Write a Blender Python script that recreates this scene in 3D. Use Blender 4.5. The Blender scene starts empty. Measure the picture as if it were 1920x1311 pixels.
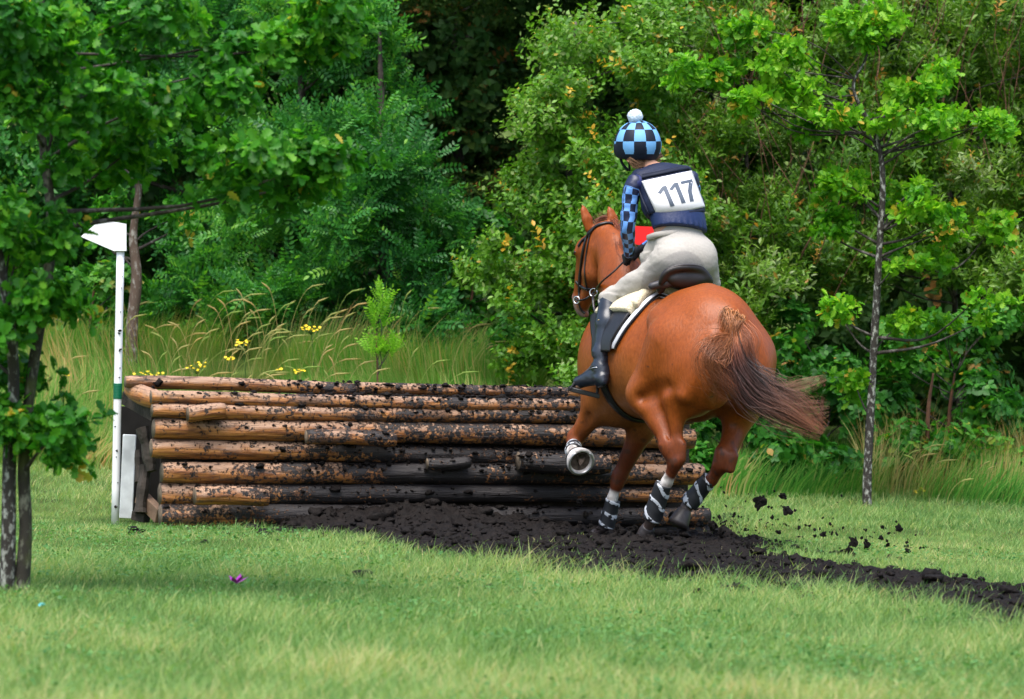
import bpy, math, random
import numpy as np
from mathutils import Vector, Matrix
from mathutils.bvhtree import BVHTree

R = math.radians
rng = np.random.default_rng(11)
random.seed(11)
scene = bpy.context.scene
col = scene.collection

# ------------------------------------------------------------------ camera, world, sun, exposure
FPX = 7130.0
PITCH = math.atan(35.5 / FPX)
ROLL = R(1.45)
CAM = np.array([0.0, 0.0, 1.33])
cd = np.array([0, math.cos(PITCH), -math.sin(PITCH)])
cu0 = np.array([0, math.sin(PITCH), math.cos(PITCH)])
cr0 = np.array([1.0, 0, 0])
cr = cr0 * math.cos(ROLL) + cu0 * math.sin(ROLL)
cu = cu0 * math.cos(ROLL) - cr0 * math.sin(ROLL)
cam = bpy.data.cameras.new("camera")
cam.lens = FPX / 1920 * 36
cam.sensor_width = 36
cam.clip_end = 500
cam.dof.use_dof = True
cam.dof.focus_distance = 24.6
cam.dof.aperture_fstop = 4.0
camo = bpy.data.objects.new("camera", cam)
col.objects.link(camo)
M = Matrix(((cr[0], cu[0], -cd[0], CAM[0]), (cr[1], cu[1], -cd[1], CAM[1]), (cr[2], cu[2], -cd[2], CAM[2]), (0, 0, 0, 1)))
camo.matrix_world = M
scene.camera = camo

SUN_EL, SUN_AZ = R(68), R(196)      # high, soft, from behind-left of the camera
w = bpy.data.worlds.new("World")
scene.world = w
w.use_nodes = True
nt = w.node_tree
bg = nt.nodes["Background"]
sky = nt.nodes.new("ShaderNodeTexSky")
sky.sky_type = 'NISHITA'
sky.sun_disc = False
sky.sun_elevation = SUN_EL
sky.sun_rotation = SUN_AZ
sky.dust_density = 4.0
sky.air_density = 1.0
nt.links.new(sky.outputs[0], bg.inputs[0])
bg.inputs[1].default_value = 0.13
sl = bpy.data.lights.new("sun", 'SUN')
sl.energy = 2.1
sl.angle = R(45)
sl.color = (1.0, 0.98, 0.95)
so = bpy.data.objects.new("sun", sl)
col.objects.link(so)
sd = Vector((math.sin(SUN_AZ) * math.cos(SUN_EL), math.cos(SUN_AZ) * math.cos(SUN_EL), math.sin(SUN_EL)))
so.rotation_euler = sd.to_track_quat('Z', 'Y').to_euler()
so.location = (0, 0, 20)
scene.view_settings.view_transform = 'Standard'
scene.view_settings.look = 'None'
scene.view_settings.gamma = 1
scene.view_settings.exposure = 1.2
scene.cycles.use_denoising = True
scene.cycles.max_bounces = 6
scene.cycles.diffuse_bounces = 3
scene.cycles.glossy_bounces = 2
scene.cycles.transmission_bounces = 3
scene.cycles.transparent_max_bounces = 4


# ------------------------------------------------------------------ helpers
def P(px, py, Y):
    """photo pixel (1920 wide) at depth Y -> world point"""
    d = cd * FPX + cr * (px - 960) + cu * (655.5 - py)
    return CAM + d * (Y / d[1])


def hashn(ix, iy, iz, seed):
    h = (ix * 374761393 + iy * 668265263 + iz * 2147483647 + seed * 974634777) & 0xFFFFFFFF
    h = ((h ^ (h >> 13)) * 1274126177) & 0xFFFFFFFF
    h = (h ^ (h >> 16)) & 0xFFFFFFFF
    return h.astype(np.float64) / 0xFFFFFFFF


def vnoise(p, seed=0):
    p = np.asarray(p, float)
    if p.shape[-1] == 2:
        p = np.concatenate([p, np.zeros(p.shape[:-1] + (1,))], -1)
    i = np.floor(p).astype(np.int64)
    f = p - i
    f = f * f * (3 - 2 * f)
    out = 0
    for dx in (0, 1):
        for dy in (0, 1):
            for dz in (0, 1):
                wgt = (f[..., 0] if dx else 1 - f[..., 0]) * (f[..., 1] if dy else 1 - f[..., 1]) * (f[..., 2] if dz else 1 - f[..., 2])
                out = out + wgt * hashn(i[..., 0] + dx, i[..., 1] + dy, i[..., 2] + dz, seed)
    return out * 2 - 1


def fbm(p, oct=4, seed=0):
    p = np.asarray(p, float)
    a, s, o = 1.0, 0, 0
    for k in range(oct):
        o = o + a * vnoise(p * 2 ** k, seed + k)
        s += a
        a *= .5
    return o / s


def sstep(a, b, x):
    t = np.clip((x - a) / (b - a), 0, 1)
    return t * t * (3 - 2 * t)


def tag(o, label=None, cat=None, group=None, kind=None):
    if label: o['label'] = label
    if cat: o['category'] = cat
    if group: o['group'] = group
    if kind: o['kind'] = kind
    return o


def empty(name, loc, label=None, cat=None, group=None):
    o = bpy.data.objects.new(name, None)
    col.objects.link(o)
    o.location = tuple(loc)
    o.empty_display_size = .1
    return tag(o, label, cat, group)


def offs(parent):
    v = np.zeros(3)
    while parent is not None:
        v = v + np.array(parent.location)
        parent = parent.parent
    return v


def build(name, V, F, mat, parent=None, smooth=True, attrs=None, mats=None, mi=None, origin=None):
    """V Nx3 world coords; F: array (n,3)/(n,4) or list of faces"""
    V = np.asarray(V, float)
    base = offs(parent)
    org = np.zeros(3) if origin is None else np.asarray(origin, float)
    if parent is None and origin is None:
        org = np.array([V[:, 0].mean(), V[:, 1].mean(), V[:, 2].min()])
    if parent is not None:
        org = base
    Vl = V - org
    me = bpy.data.meshes.new(name)
    if isinstance(F, np.ndarray):
        n, k = F.shape
        me.vertices.add(len(V))
        me.vertices.foreach_set("co", Vl.astype(np.float32).ravel())
        me.loops.add(n * k)
        me.loops.foreach_set("vertex_index", F.astype(np.int32).ravel())
        me.polygons.add(n)
        me.polygons.foreach_set("loop_start", (np.arange(n) * k).astype(np.int32))
        me.update(calc_edges=True)
    else:
        me.from_pydata([tuple(v) for v in Vl], [], [tuple(int(i) for i in f) for f in F])
    if smooth:
        me.polygons.foreach_set("use_smooth", np.ones(len(me.polygons), bool))
    for an, (typ, arr) in (attrs or {}).items():
        a = me.attributes.new(an, typ, 'POINT')
        arr = np.asarray(arr, np.float32)
        if typ == 'FLOAT': a.data.foreach_set("value", arr.ravel())
        elif typ == 'FLOAT_VECTOR': a.data.foreach_set("vector", arr.ravel())
        else:
            if arr.shape[1] == 3: arr = np.concatenate([arr, np.ones((len(arr), 1), np.float32)], 1)
            a.data.foreach_set("color", arr.ravel())
    for m in (mats or [mat]): me.materials.append(m)
    if mi is not None: me.polygons.foreach_set("material_index", np.asarray(mi, np.int32))
    me.update()
    o = bpy.data.objects.new(name, me)
    col.objects.link(o)
    if parent is not None:
        o.parent = parent
    else:
        o.location = tuple(org)
    return o


class MB:
    def __init__(s):
        s.V, s.F, s.A, s.n = [], [], {}, 0
    def add(s, V, F, **at):
        V = np.asarray(V, float)
        s.V.append(V)
        s.F += [tuple(int(i) + s.n for i in f) for f in F]
        for k, a in at.items(): s.A.setdefault(k, []).append(np.asarray(a, float))
        s.n += len(V)
        return s
    def build(s, name, mat, parent=None, smooth=True, types=None, **kw):
        at = {k: ((types or {}).get(k, 'FLOAT'), np.concatenate(a)) for k, a in s.A.items()}
        return build(name, np.concatenate(s.V), s.F, mat, parent, smooth, at, **kw)


def tube(pts, rad, seg=10, caps=True, flat=None, up=(0, 0, 1)):
    """tube through pts. flat=(w,h) multipliers of the radius in the two cross directions. returns V,F,along,ang"""
    pts = np.asarray(pts, float)
    n = len(pts)
    rad = np.broadcast_to(np.asarray(rad, float), (n,))
    T = np.gradient(pts, axis=0)
    T /= np.linalg.norm(T, axis=1)[:, None] + 1e-9
    upv = np.asarray(up, float)
    if abs(T[0] @ upv) > .95: upv = np.array([1.0, 0.3, 0])
    a = upv - T[0] * (T[0] @ upv)
    a /= np.linalg.norm(a)
    V, al, an = [], [], []
    L = np.concatenate([[0], np.cumsum(np.linalg.norm(np.diff(pts, axis=0), axis=1))])
    fw, fh = flat or (1, 1)
    th = np.arange(seg) / seg * 2 * math.pi
    for i in range(n):
        a = a - T[i] * (T[i] @ a)
        a /= np.linalg.norm(a) + 1e-9
        b = np.cross(T[i], a)
        V.append(pts[i] + rad[i] * (np.cos(th)[:, None] * a * fh + np.sin(th)[:, None] * b * fw))
        al.append(np.full(seg, L[i]))
        an.append(th)
    V = np.concatenate(V)
    F = []
    for i in range(n - 1):
        for j in range(seg):
            k = (j + 1) % seg
            F.append((i * seg + j, i * seg + k, (i + 1) * seg + k, (i + 1) * seg + j))
    if caps:
        F.append(tuple(range(seg))[::-1])
        F.append(tuple((n - 1) * seg + j for j in range(seg)))
    return V, F, np.concatenate(al), np.concatenate(an)


def spline(pts, n):
    """Catmull-Rom through rows of pts"""
    pts = np.asarray(pts, float)
    p = np.concatenate([[2 * pts[0] - pts[1]], pts, [2 * pts[-1] - pts[-2]]])
    m = len(pts) - 1
    t = np.linspace(0, m, n)
    i = np.minimum(t.astype(int), m - 1)
    f = (t - i)[:, None]
    a, b, c, d = p[i], p[i + 1], p[i + 2], p[i + 3]
    return .5 * (2 * b + (c - a) * f + (2 * a - 5 * b + 4 * c - d) * f ** 2 + (3 * b - a - 3 * c + d) * f ** 3)


def box(c, ax, ay, az):
    c, ax, ay, az = (np.asarray(q, float) for q in (c, ax, ay, az))
    V = [c + sx * ax + sy * ay + sz * az for sz in (-1, 1) for sy in (-1, 1) for sx in (-1, 1)]
    F = [(0, 2, 3, 1), (4, 5, 7, 6), (0, 1, 5, 4), (2, 6, 7, 3), (0, 4, 6, 2), (1, 3, 7, 5)]
    return V, F


# ------------------------------------------------------------------ materials
def mat(name, color=(.5, .5, .5), rough=.6, spec=.5, metal=0.0, bump=0.0, bscale=40, var=0.0, vscale=8, sheen=0.0):
    m = bpy.data.materials.new(name)
    m.use_nodes = True
    n = m.node_tree.nodes
    b = n["Principled BSDF"]
    b.inputs["Base Color"].default_value = (*color, 1)
    b.inputs["Roughness"].default_value = rough
    b.inputs["Specular IOR Level"].default_value = spec
    b.inputs["Metallic"].default_value = metal
    if sheen: b.inputs["Sheen Weight"].default_value = sheen
    L = m.node_tree.links
    if bump or var:
        tc = n.new("ShaderNodeTexCoord")
    if var:
        ns = n.new("ShaderNodeTexNoise"); ns.inputs["Scale"].default_value = vscale; ns.inputs["Detail"].default_value = 5
        L.new(tc.outputs["Object"], ns.inputs["Vector"])
        mr = n.new("ShaderNodeMapRange"); mr.inputs["From Min"].default_value = .3; mr.inputs["From Max"].default_value = .7
        mr.inputs["To Min"].default_value = 1 - var; mr.inputs["To Max"].default_value = 1 + var
        L.new(ns.outputs["Fac"], mr.inputs["Value"])
        mx = n.new("ShaderNodeVectorMath"); mx.operation = 'SCALE'
        mx.inputs[0].default_value = color
        L.new(mr.outputs[0], mx.inputs["Scale"])
        L.new(mx.outputs[0], b.inputs["Base Color"])
    if bump:
        n2 = n.new("ShaderNodeTexNoise"); n2.inputs["Scale"].default_value = bscale; n2.inputs["Detail"].default_value = 4
        L.new(tc.outputs["Object"], n2.inputs["Vector"])
        bp = n.new("ShaderNodeBump"); bp.inputs["Strength"].default_value = bump; bp.inputs["Distance"].default_value = .01
        L.new(n2.outputs["Fac"], bp.inputs["Height"])
        L.new(bp.outputs[0], b.inputs["Normal"])
    return m


def leafmat(name, stops, rough=.42, trans=.35, spec=.45):
    spec *= .6; rough += .05; trans += .06
    m = bpy.data.materials.new(name)
    m.use_nodes = True
    n, L = m.node_tree.nodes, m.node_tree.links
    b = n["Principled BSDF"]
    at = n.new("ShaderNodeAttribute"); at.attribute_name = "tint"
    rp = n.new("ShaderNodeValToRGB")
    e = rp.color_ramp.elements
    while len(e) < len(stops): e.new(.5)
    for i, (p, c) in enumerate(stops):
        e[i].position = p
        e[i].color = (*c, 1)
    L.new(at.outputs["Fac"], rp.inputs[0])
    L.new(rp.outputs[0], b.inputs["Base Color"])
    b.inputs["Roughness"].default_value = rough
    b.inputs["Specular IOR Level"].default_value = spec
    tr = n.new("ShaderNodeBsdfTranslucent")
    vm = n.new("ShaderNodeVectorMath"); vm.operation = 'MULTIPLY'; vm.inputs[1].default_value = (1.25, 1.35, .6)
    L.new(rp.outputs[0], vm.inputs[0])
    L.new(vm.outputs[0], tr.inputs[0])
    mx = n.new("ShaderNodeMixShader"); mx.inputs[0].default_value = trans
    L.new(b.outputs[0], mx.inputs[1]); L.new(tr.outputs[0], mx.inputs[2])
    L.new(mx.outputs[0], n["Material Output"].inputs[0])
    return m


def colmat(name, rough=.5, spec=.5, bump=.0, bscale=60, sheen=0.0, var=.0, stretch=None):
    m = bpy.data.materials.new(name)
    m.use_nodes = True
    n, L = m.node_tree.nodes, m.node_tree.links
    b = n["Principled BSDF"]
    at = n.new("ShaderNodeAttribute"); at.attribute_name = "Col"
    b.inputs["Roughness"].default_value = rough
    b.inputs["Specular IOR Level"].default_value = spec
    b.inputs["Sheen Weight"].default_value = sheen
    tc = n.new("ShaderNodeTexCoord")
    ns = n.new("ShaderNodeTexNoise"); ns.inputs["Scale"].default_value = bscale; ns.inputs["Detail"].default_value = 5
    if stretch:
        mp = n.new("ShaderNodeMapping"); mp.inputs["Scale"].default_value = stretch
        L.new(tc.outputs["Object"], mp.inputs[0]); L.new(mp.outputs[0], ns.inputs["Vector"])
    else:
        L.new(tc.outputs["Object"], ns.inputs["Vector"])
    if var:
        mr = n.new("ShaderNodeMapRange"); mr.inputs["From Min"].default_value = .3; mr.inputs["From Max"].default_value = .7
        mr.inputs["To Min"].default_value = 1 - var; mr.inputs["To Max"].default_value = 1 + var
        L.new(ns.outputs["Fac"], mr.inputs["Value"])
        mx = n.new("ShaderNodeVectorMath"); mx.operation = 'SCALE'
        L.new(at.outputs["Color"], mx.inputs[0]); L.new(mr.outputs[0], mx.inputs["Scale"])
        L.new(mx.outputs[0], b.inputs["Base Color"])
    else:
        L.new(at.outputs["Color"], b.inputs["Base Color"])
    if bump:
        bp = n.new("ShaderNodeBump"); bp.inputs["Strength"].default_value = bump; bp.inputs["Distance"].default_value = .01
        L.new(ns.outputs["Fac"], bp.inputs["Height"]); L.new(bp.outputs[0], b.inputs["Normal"])
    return m


def woodmat(name, c1, c2, top, endc=None):
    """peeled log: grain along the log, weathered upper side, mud from the 'mud' attribute plus noise"""
    m = bpy.data.materials.new(name)
    m.use_nodes = True
    n, L = m.node_tree.nodes, m.node_tree.links
    b = n["Principled BSDF"]
    at = n.new("ShaderNodeAttribute"); at.attribute_name = "luv"
    mp = n.new("ShaderNodeMapping"); mp.inputs["Scale"].default_value = (4, 42, 42)
    L.new(at.outputs["Vector"], mp.inputs[0])
    g = n.new("ShaderNodeTexNoise"); g.inputs["Scale"].default_value = 1.0; g.inputs["Detail"].default_value = 6; g.inputs["Roughness"].default_value = .65
    L.new(mp.outputs[0], g.inputs["Vector"])
    r1 = n.new("ShaderNodeValToRGB"); r1.color_ramp.elements[0].position = .33; r1.color_ramp.elements[0].color = tuple(q * .42 for q in c1) + (1,)
    e_ = r1.color_ramp.elements.new(.43); e_.color = (*c1, 1)
    r1.color_ramp.elements[2].position = .62; r1.color_ramp.elements[2].color = (*c2, 1)
    L.new(g.outputs["Fac"], r1.inputs[0])
    geo = n.new("ShaderNodeNewGeometry")
    sx = n.new("ShaderNodeSeparateXYZ"); L.new(geo.outputs["Normal"], sx.inputs[0])
    g2 = n.new("ShaderNodeTexNoise"); g2.inputs["Scale"].default_value = 9; g2.inputs["Detail"].default_value = 5
    L.new(at.outputs["Vector"], g2.inputs["Vector"])
    ad = n.new("ShaderNodeMath"); ad.operation = 'MULTIPLY_ADD'; ad.inputs[1].default_value = 1.6
    L.new(g2.outputs["Fac"], ad.inputs[0]); L.new(sx.outputs["Z"], ad.inputs[2])
    mr = n.new("ShaderNodeMapRange"); mr.inputs["From Min"].default_value = .75; mr.inputs["From Max"].default_value = 1.35; mr.inputs["To Max"].default_value = .85
    L.new(ad.outputs[0], mr.inputs["Value"])
    m1 = n.new("ShaderNodeMix"); m1.data_type = 'RGBA'; m1.inputs["B"].default_value = (*top, 1)
    L.new(mr.outputs[0], m1.inputs["Factor"]); L.new(r1.outputs[0], m1.inputs["A"])
    gb = n.new("ShaderNodeTexNoise"); gb.inputs["Scale"].default_value = 1.0; gb.inputs["Detail"].default_value = 5; gb.inputs["Roughness"].default_value = .6
    mpb = n.new("ShaderNodeMapping"); mpb.inputs["Scale"].default_value = (2.2, 12, 12)
    L.new(at.outputs["Vector"], mpb.inputs[0]); L.new(mpb.outputs[0], gb.inputs["Vector"])
    mb_ = n.new("ShaderNodeMapRange"); mb_.inputs["From Min"].default_value = .56; mb_.inputs["From Max"].default_value = .61; mb_.inputs["To Max"].default_value = .85
    L.new(gb.outputs["Fac"], mb_.inputs["Value"])
    m1b = n.new("ShaderNodeMix"); m1b.data_type = 'RGBA'; m1b.inputs["B"].default_value = (.095, .048, .026, 1)
    L.new(mb_.outputs[0], m1b.inputs["Factor"]); L.new(m1.outputs["Result"], m1b.inputs["A"])
    m1 = m1b
    # mud
    am = n.new("ShaderNodeAttribute"); am.attribute_name = "mud"
    g3 = n.new("ShaderNodeTexNoise"); g3.inputs["Scale"].default_value = 38; g3.inputs["Detail"].default_value = 6; g3.inputs["Roughness"].default_value = .7
    L.new(at.outputs["Vector"], g3.inputs["Vector"])
    s = n.new("ShaderNodeMath"); s.operation = 'ADD'
    L.new(g3.outputs["Fac"], s.inputs[0]); L.new(am.outputs["Fac"], s.inputs[1])
    g5 = n.new("ShaderNodeTexNoise"); g5.inputs["Scale"].default_value = 7; g5.inputs["Detail"].default_value = 3
    L.new(at.outputs["Vector"], g5.inputs["Vector"])
    s5 = n.new("ShaderNodeMath"); s5.operation = 'MULTIPLY_ADD'; s5.inputs[1].default_value = .5; L.new(g5.outputs["Fac"], s5.inputs[0])
    s6 = n.new("ShaderNodeMath"); s6.operation = 'SUBTRACT'; s6.inputs[1].default_value = .25
    L.new(s.outputs[0], s6.inputs[0]); L.new(s6.outputs[0], s5.inputs[2]); s = s5
    mm = n.new("ShaderNodeMapRange"); mm.inputs["From Min"].default_value = .60; mm.inputs["From Max"].default_value = .66
    L.new(s.outputs[0], mm.inputs["Value"])
    m2 = n.new("ShaderNodeMix"); m2.data_type = 'RGBA'; m2.inputs["B"].default_value = (.012, .009, .009, 1)
    L.new(mm.outputs[0], m2.inputs["Factor"]); L.new(m1.outputs["Result"], m2.inputs["A"])
    L.new(m2.outputs["Result"], b.inputs["Base Color"])
    b.inputs["Roughness"].default_value = .55
    bp = n.new("ShaderNodeBump"); bp.inputs["Strength"].default_value = 1.0; bp.inputs["Distance"].default_value = .014
    a2 = n.new("ShaderNodeMath"); a2.operation = 'MULTIPLY_ADD'; a2.inputs[1].default_value = .8
    L.new(mm.outputs[0], a2.inputs[0]); L.new(g.outputs["Fac"], a2.inputs[2])
    L.new(a2.outputs[0], bp.inputs["Height"]); L.new(bp.outputs[0], b.inputs["Normal"])
    return m


def barkmat(name, c1, c2, scale=14, thr=.55, moss=None):
    m = bpy.data.materials.new(name)
    m.use_nodes = True
    n, L = m.node_tree.nodes, m.node_tree.links
    b = n["Principled BSDF"]
    tc = n.new("ShaderNodeTexCoord")
    mp = n.new("ShaderNodeMapping"); mp.inputs["Scale"].default_value = (1, 1, .55)
    L.new(tc.outputs["Object"], mp.inputs[0])
    g = n.new("ShaderNodeTexNoise"); g.inputs["Scale"].default_value = scale; g.inputs["Detail"].default_value = 7; g.inputs["Roughness"].default_value = .65
    L.new(mp.outputs[0], g.inputs["Vector"])
    rp = n.new("ShaderNodeValToRGB"); e = rp.color_ramp.elements
    e[0].position = thr - .06; e[0].color = (*c1, 1); e[1].position = thr + .05; e[1].color = (*c2, 1)
    L.new(g.outputs["Fac"], rp.inputs[0])
    out = rp.outputs[0]
    if moss:
        g2 = n.new("ShaderNodeTexNoise"); g2.inputs["Scale"].default_value = 3.5; g2.inputs["Detail"].default_value = 5
        L.new(tc.outputs["Object"], g2.inputs["Vector"])
        mr = n.new("ShaderNodeMapRange"); mr.inputs["From Min"].default_value = .5; mr.inputs["From Max"].default_value = .62; mr.inputs["To Max"].default_value = .8
        L.new(g2.outputs["Fac"], mr.inputs["Value"])
        mx = n.new("ShaderNodeMix"); mx.data_type = 'RGBA'; mx.inputs["B"].default_value = (*moss, 1)
        L.new(mr.outputs[0], mx.inputs["Factor"]); L.new(out, mx.inputs["A"])
        out = mx.outputs["Result"]
    L.new(out, b.inputs["Base Color"])
    b.inputs["Roughness"].default_value = .85
    bp = n.new("ShaderNodeBump"); bp.inputs["Strength"].default_value = .7; bp.inputs["Distance"].default_value = .01
    L.new(g.outputs["Fac"], bp.inputs["Height"]); L.new(bp.outputs[0], b.inputs["Normal"])
    return m


# ------------------------------------------------------------------ ground
# rough bank rises behind the fence on the left, gentler and later on the right
def gh(x, y):
    x = np.asarray(x, float); y = np.asarray(y, float)
    yb = 26.3 + 2.6 * sstep(-1.5, 1.5, x)
    h = .52 * sstep(0, 6, y - yb) + .25 * sstep(5, 14, y - yb)
    h = h + 7.0 * sstep(44, 66, y) + .48 * sstep(29.6, 32.6, y) * sstep(1.3, -.3, x)  # far rise added behind the wood to shut out pale sky in gaps
    h = h + .02 * vnoise(np.stack([x * .7, y * .7], -1), 3) - .05 * sstep(24.6, 25.2, y) * sstep(27.2, 26.4, y)
    return h


def ground_px(px, py, it=12):
    """photo pixel -> point on the ground"""
    d = cd * FPX + cr * (px - 960) + cu * (655.5 - py)
    Y = 24.0
    lo, hi = 8.0, 60.0
    for k in range(40):
        mid = (lo + hi) / 2
        q = CAM + d * (mid / d[1])
        if q[2] > gh(q[0], q[1]): lo = mid
        else: hi = mid
    return CAM + d * (lo / d[1])


xs = np.concatenate([np.linspace(-160, -14, 12)[:-1], np.linspace(-14, 14, 113), np.linspace(14, 160, 12)[1:]])
ys = np.concatenate([np.linspace(-60, 8, 8)[:-1], np.linspace(8, 46, 153), np.linspace(46, 220, 14)[1:]])
GX, GY = np.meshgrid(xs, ys, indexing='ij')
GV = np.stack([GX, GY, gh(GX, GY)], -1).reshape(-1, 3)
nx, ny = GX.shape
idx = np.arange(nx * ny).reshape(nx, ny)
GF = np.stack([idx[:-1, :-1], idx[1:, :-1], idx[1:, 1:], idx[:-1, 1:]], -1).reshape(-1, 4)
m_ground = mat("turf_soil", (.07, .105, .025), .95, .1, var=.5, vscale=3, bump=.8, bscale=25)
tag(build("ground", GV, GF, m_ground, origin=(0, 0, 0)), kind='structure')

# mud region: outline in the photo, laid on the ground
mud_lo = [(430, 985), (540, 1000), (700, 1010), (800, 1040), (950, 1062), (1100, 1078), (1300, 1092), (1500, 1112), (1700, 1128), (1800, 1160), (1930, 1195), (2060, 1225)]
mud_hi = [(2060, 1125), (1920, 1112), (1800, 1088), (1700, 1078), (1560, 1062), (1460, 1045), (1380, 1010), (1340, 985), (1280, 965), (1180, 950), (1000, 935), (800, 930), (600, 940), (470, 960)]
mud_poly = np.array([ground_px(a, b)[:2] for a, b in mud_lo + mud_hi])


def poly_dist(pts, poly):
    """signed distance, positive inside"""
    x, y = pts[..., 0], pts[..., 1]
    inside = np.zeros(x.shape, bool)
    dm = np.full(x.shape, 1e9)
    n = len(poly)
    for i in range(n):
        a, b = poly[i], poly[(i + 1) % n]
        c = ((a[1] > y) != (b[1] > y)) & (x < (b[0] - a[0]) * (y - a[1]) / (b[1] - a[1] + 1e-12) + a[0])
        inside ^= c
        ab = b - a
        t = np.clip(((x - a[0]) * ab[0] + (y - a[1]) * ab[1]) / (ab @ ab), 0, 1)
        dm = np.minimum(dm, np.hypot(x - a[0] - t * ab[0], y - a[1] - t * ab[1]))
    return np.where(inside, dm, -dm)


def mudmask(x, y):
    p = np.stack([x, y], -1)
    d = poly_dist(p, mud_poly) + .26 * fbm(p * 2.6, 4, 5)
    return d


# fence front line
FA = P(290, 990, 25.3); FB = P(1330, 992, 26.5)
fdir = (FB - FA)[:2]; flen = np.linalg.norm(fdir); fdir /= flen
fnor = np.array([-fdir[1], fdir[0]])     # pointing away, behind the fence


def mud_h(x, y):
    """height of the mud skin above the ground"""
    p = np.stack([x, y], -1)
    d = mudmask(x, y)
    s = (x - FA[0]) * fdir[0] + (y - FA[1]) * fdir[1]
    q = (x - FA[0]) * fnor[0] + (y - FA[1]) * fnor[1]
    heap = .15 * np.exp(-((s - 1.75) / .95) ** 2) * sstep(-1.3, .05, q)
    rough = .035 * fbm(p * 4, 3, 9) + .038 * np.abs(vnoise(p * 10, 31)) + .022 * np.abs(vnoise(p * 26, 77)) + .012 * vnoise(p * 55, 78)
    return sstep(-.02, .25, d) * (.012 + heap) + sstep(-.05, .1, d) * rough - .02


x0, x1 = mud_poly[:, 0].min() - .3, mud_poly[:, 0].max() + .3
y0, y1 = mud_poly[:, 1].min() - .3, mud_poly[:, 1].max() + .3
st = .017
MX, MY = np.meshgrid(np.arange(x0, x1, st), np.arange(y0, y1, st), indexing='ij')
md = mudmask(MX, MY)
keep = md > -.12
MZ = gh(MX, MY) + mud_h(MX, MY)
idx = np.arange(MX.size).reshape(MX.shape)
kf = keep[:-1, :-1] & keep[1:, :-1] & keep[1:, 1:] & keep[:-1, 1:]
MF = np.stack([idx[:-1, :-1], idx[1:, :-1], idx[1:, 1:], idx[:-1, 1:]], -1)[kf]
used = np.unique(MF)
rm = np.full(MX.size, -1); rm[used] = np.arange(len(used))
MV = np.stack([MX, MY, MZ], -1).reshape(-1, 3)[used]
MF = rm[MF]
m_mud = mat("wet_mud", (.0055, .0038, .0032), .75, .16, var=.5, vscale=14, bump=1.0, bscale=45)

ico_V = None


def ico(sub=1):
    t = (1 + 5 ** .5) / 2
    V = [(-1, t, 0), (1, t, 0), (-1, -t, 0), (1, -t, 0), (0, -1, t), (0, 1, t), (0, -1, -t), (0, 1, -t), (t, 0, -1), (t, 0, 1), (-t, 0, -1), (-t, 0, 1)]
    F = [(0, 11, 5), (0, 5, 1), (0, 1, 7), (0, 7, 10), (0, 10, 11), (1, 5, 9), (5, 11, 4), (11, 10, 2), (10, 7, 6), (7, 1, 8), (3, 9, 4), (3, 4, 2), (3, 2, 6), (3, 6, 8), (3, 8, 9), (4, 9, 5), (2, 4, 11), (6, 2, 10), (8, 6, 7), (9, 8, 1)]
    V = [np.array(v) / np.linalg.norm(v) for v in V]
    for _ in range(sub):
        c = {}
        NF = []
        def mp(a, b):
            k = (min(a, b), max(a, b))
            if k not in c:
                v = V[a] + V[b]
                V.append(v / np.linalg.norm(v)); c[k] = len(V) - 1
            return c[k]
        for a, b, d in F:
            x, y, z = mp(a, b), mp(b, d), mp(d, a)
            NF += [(a, x, z), (b, y, x), (d, z, y), (x, y, z)]
        F = NF
    return np.array(V), np.array(F)


IV, IF = ico(1)


def lumps(pos, size, seed, base=IV, faces=IF, squash=.65):
    """many irregular lumps merged: V, F"""
    n = len(pos)
    r = np.random.default_rng(seed)
    nv = len(base)
    V = np.repeat(base[None], n, 0)
    ph = r.uniform(0, 100, (n, 1, 3))
    d = 1 + .75 * vnoise(V * 1.9 + ph, seed)
    V = V * d[..., None]
    sc = np.stack([r.uniform(.7, 1.4, n), r.uniform(.7, 1.4, n), np.full(n, squash) * r.uniform(.7, 1.3, n)], -1)
    V = V * sc[:, None]
    a = r.uniform(0, 6.28, n)
    ca, sa = np.cos(a)[:, None], np.sin(a)[:, None]
    V = np.stack([V[..., 0] * ca - V[..., 1] * sa, V[..., 0] * sa + V[..., 1] * ca, V[..., 2]], -1)
    V = V * np.asarray(size)[:, None, None] + np.asarray(pos)[:, None]
    F = (faces[None] + (np.arange(n) * nv)[:, None, None]).reshape(-1, 3)
    return V.reshape(-1, 3), F


# scattered clods lying on the mud, part of the same stuff
r_ = np.random.default_rng(4)
cx = r_.uniform(x0, x1, 40000); cy = r_.uniform(y0, y1, 40000)
dd = mudmask(cx, cy)
pk = r_.uniform(0, 1, 40000) < np.where(dd > 0, .55, .6 * np.exp(dd / .20))
cx, cy = cx[pk][:12000], cy[pk][:12000]
cz = gh(cx, cy) + np.maximum(mud_h(cx, cy), 0)
cs = r_.lognormal(math.log(.0080), .70, len(cx)).clip(.003, .055)
LV, LF = lumps(np.stack([cx, cy, cz + cs * .2], -1), cs, 8)
allV = np.concatenate([MV, LV])
tri = np.concatenate([MF[:, [0, 1, 2]], MF[:, [0, 2, 3]], LF + len(MV)])
tag(build("mud", allV, tri, m_mud, origin=(0, 0, 0)), kind='stuff')

# ------------------------------------------------------------------ log jump
m_log = woodmat("peeled_larch", (.20, .066, .014), (.45, .185, .040), (.33, .21, .14))
m_logend = mat("log_end_grain", (.13, .10, .07), .8, .3, var=.4, vscale=30, bump=.4, bscale=60)
m_oldwood = mat("weathered_timber", (.040, .033, .027), .85, .3, var=.45, vscale=12, bump=.9, bscale=30)
m_board = mat("faded_white_board", (.72, .75, .76), .7, .3, var=.25, vscale=7)
m_plank = mat("rough_sawn_plank", (.20, .13, .085), .8, .3, var=.3, vscale=10, bump=.5, bscale=40)

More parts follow.
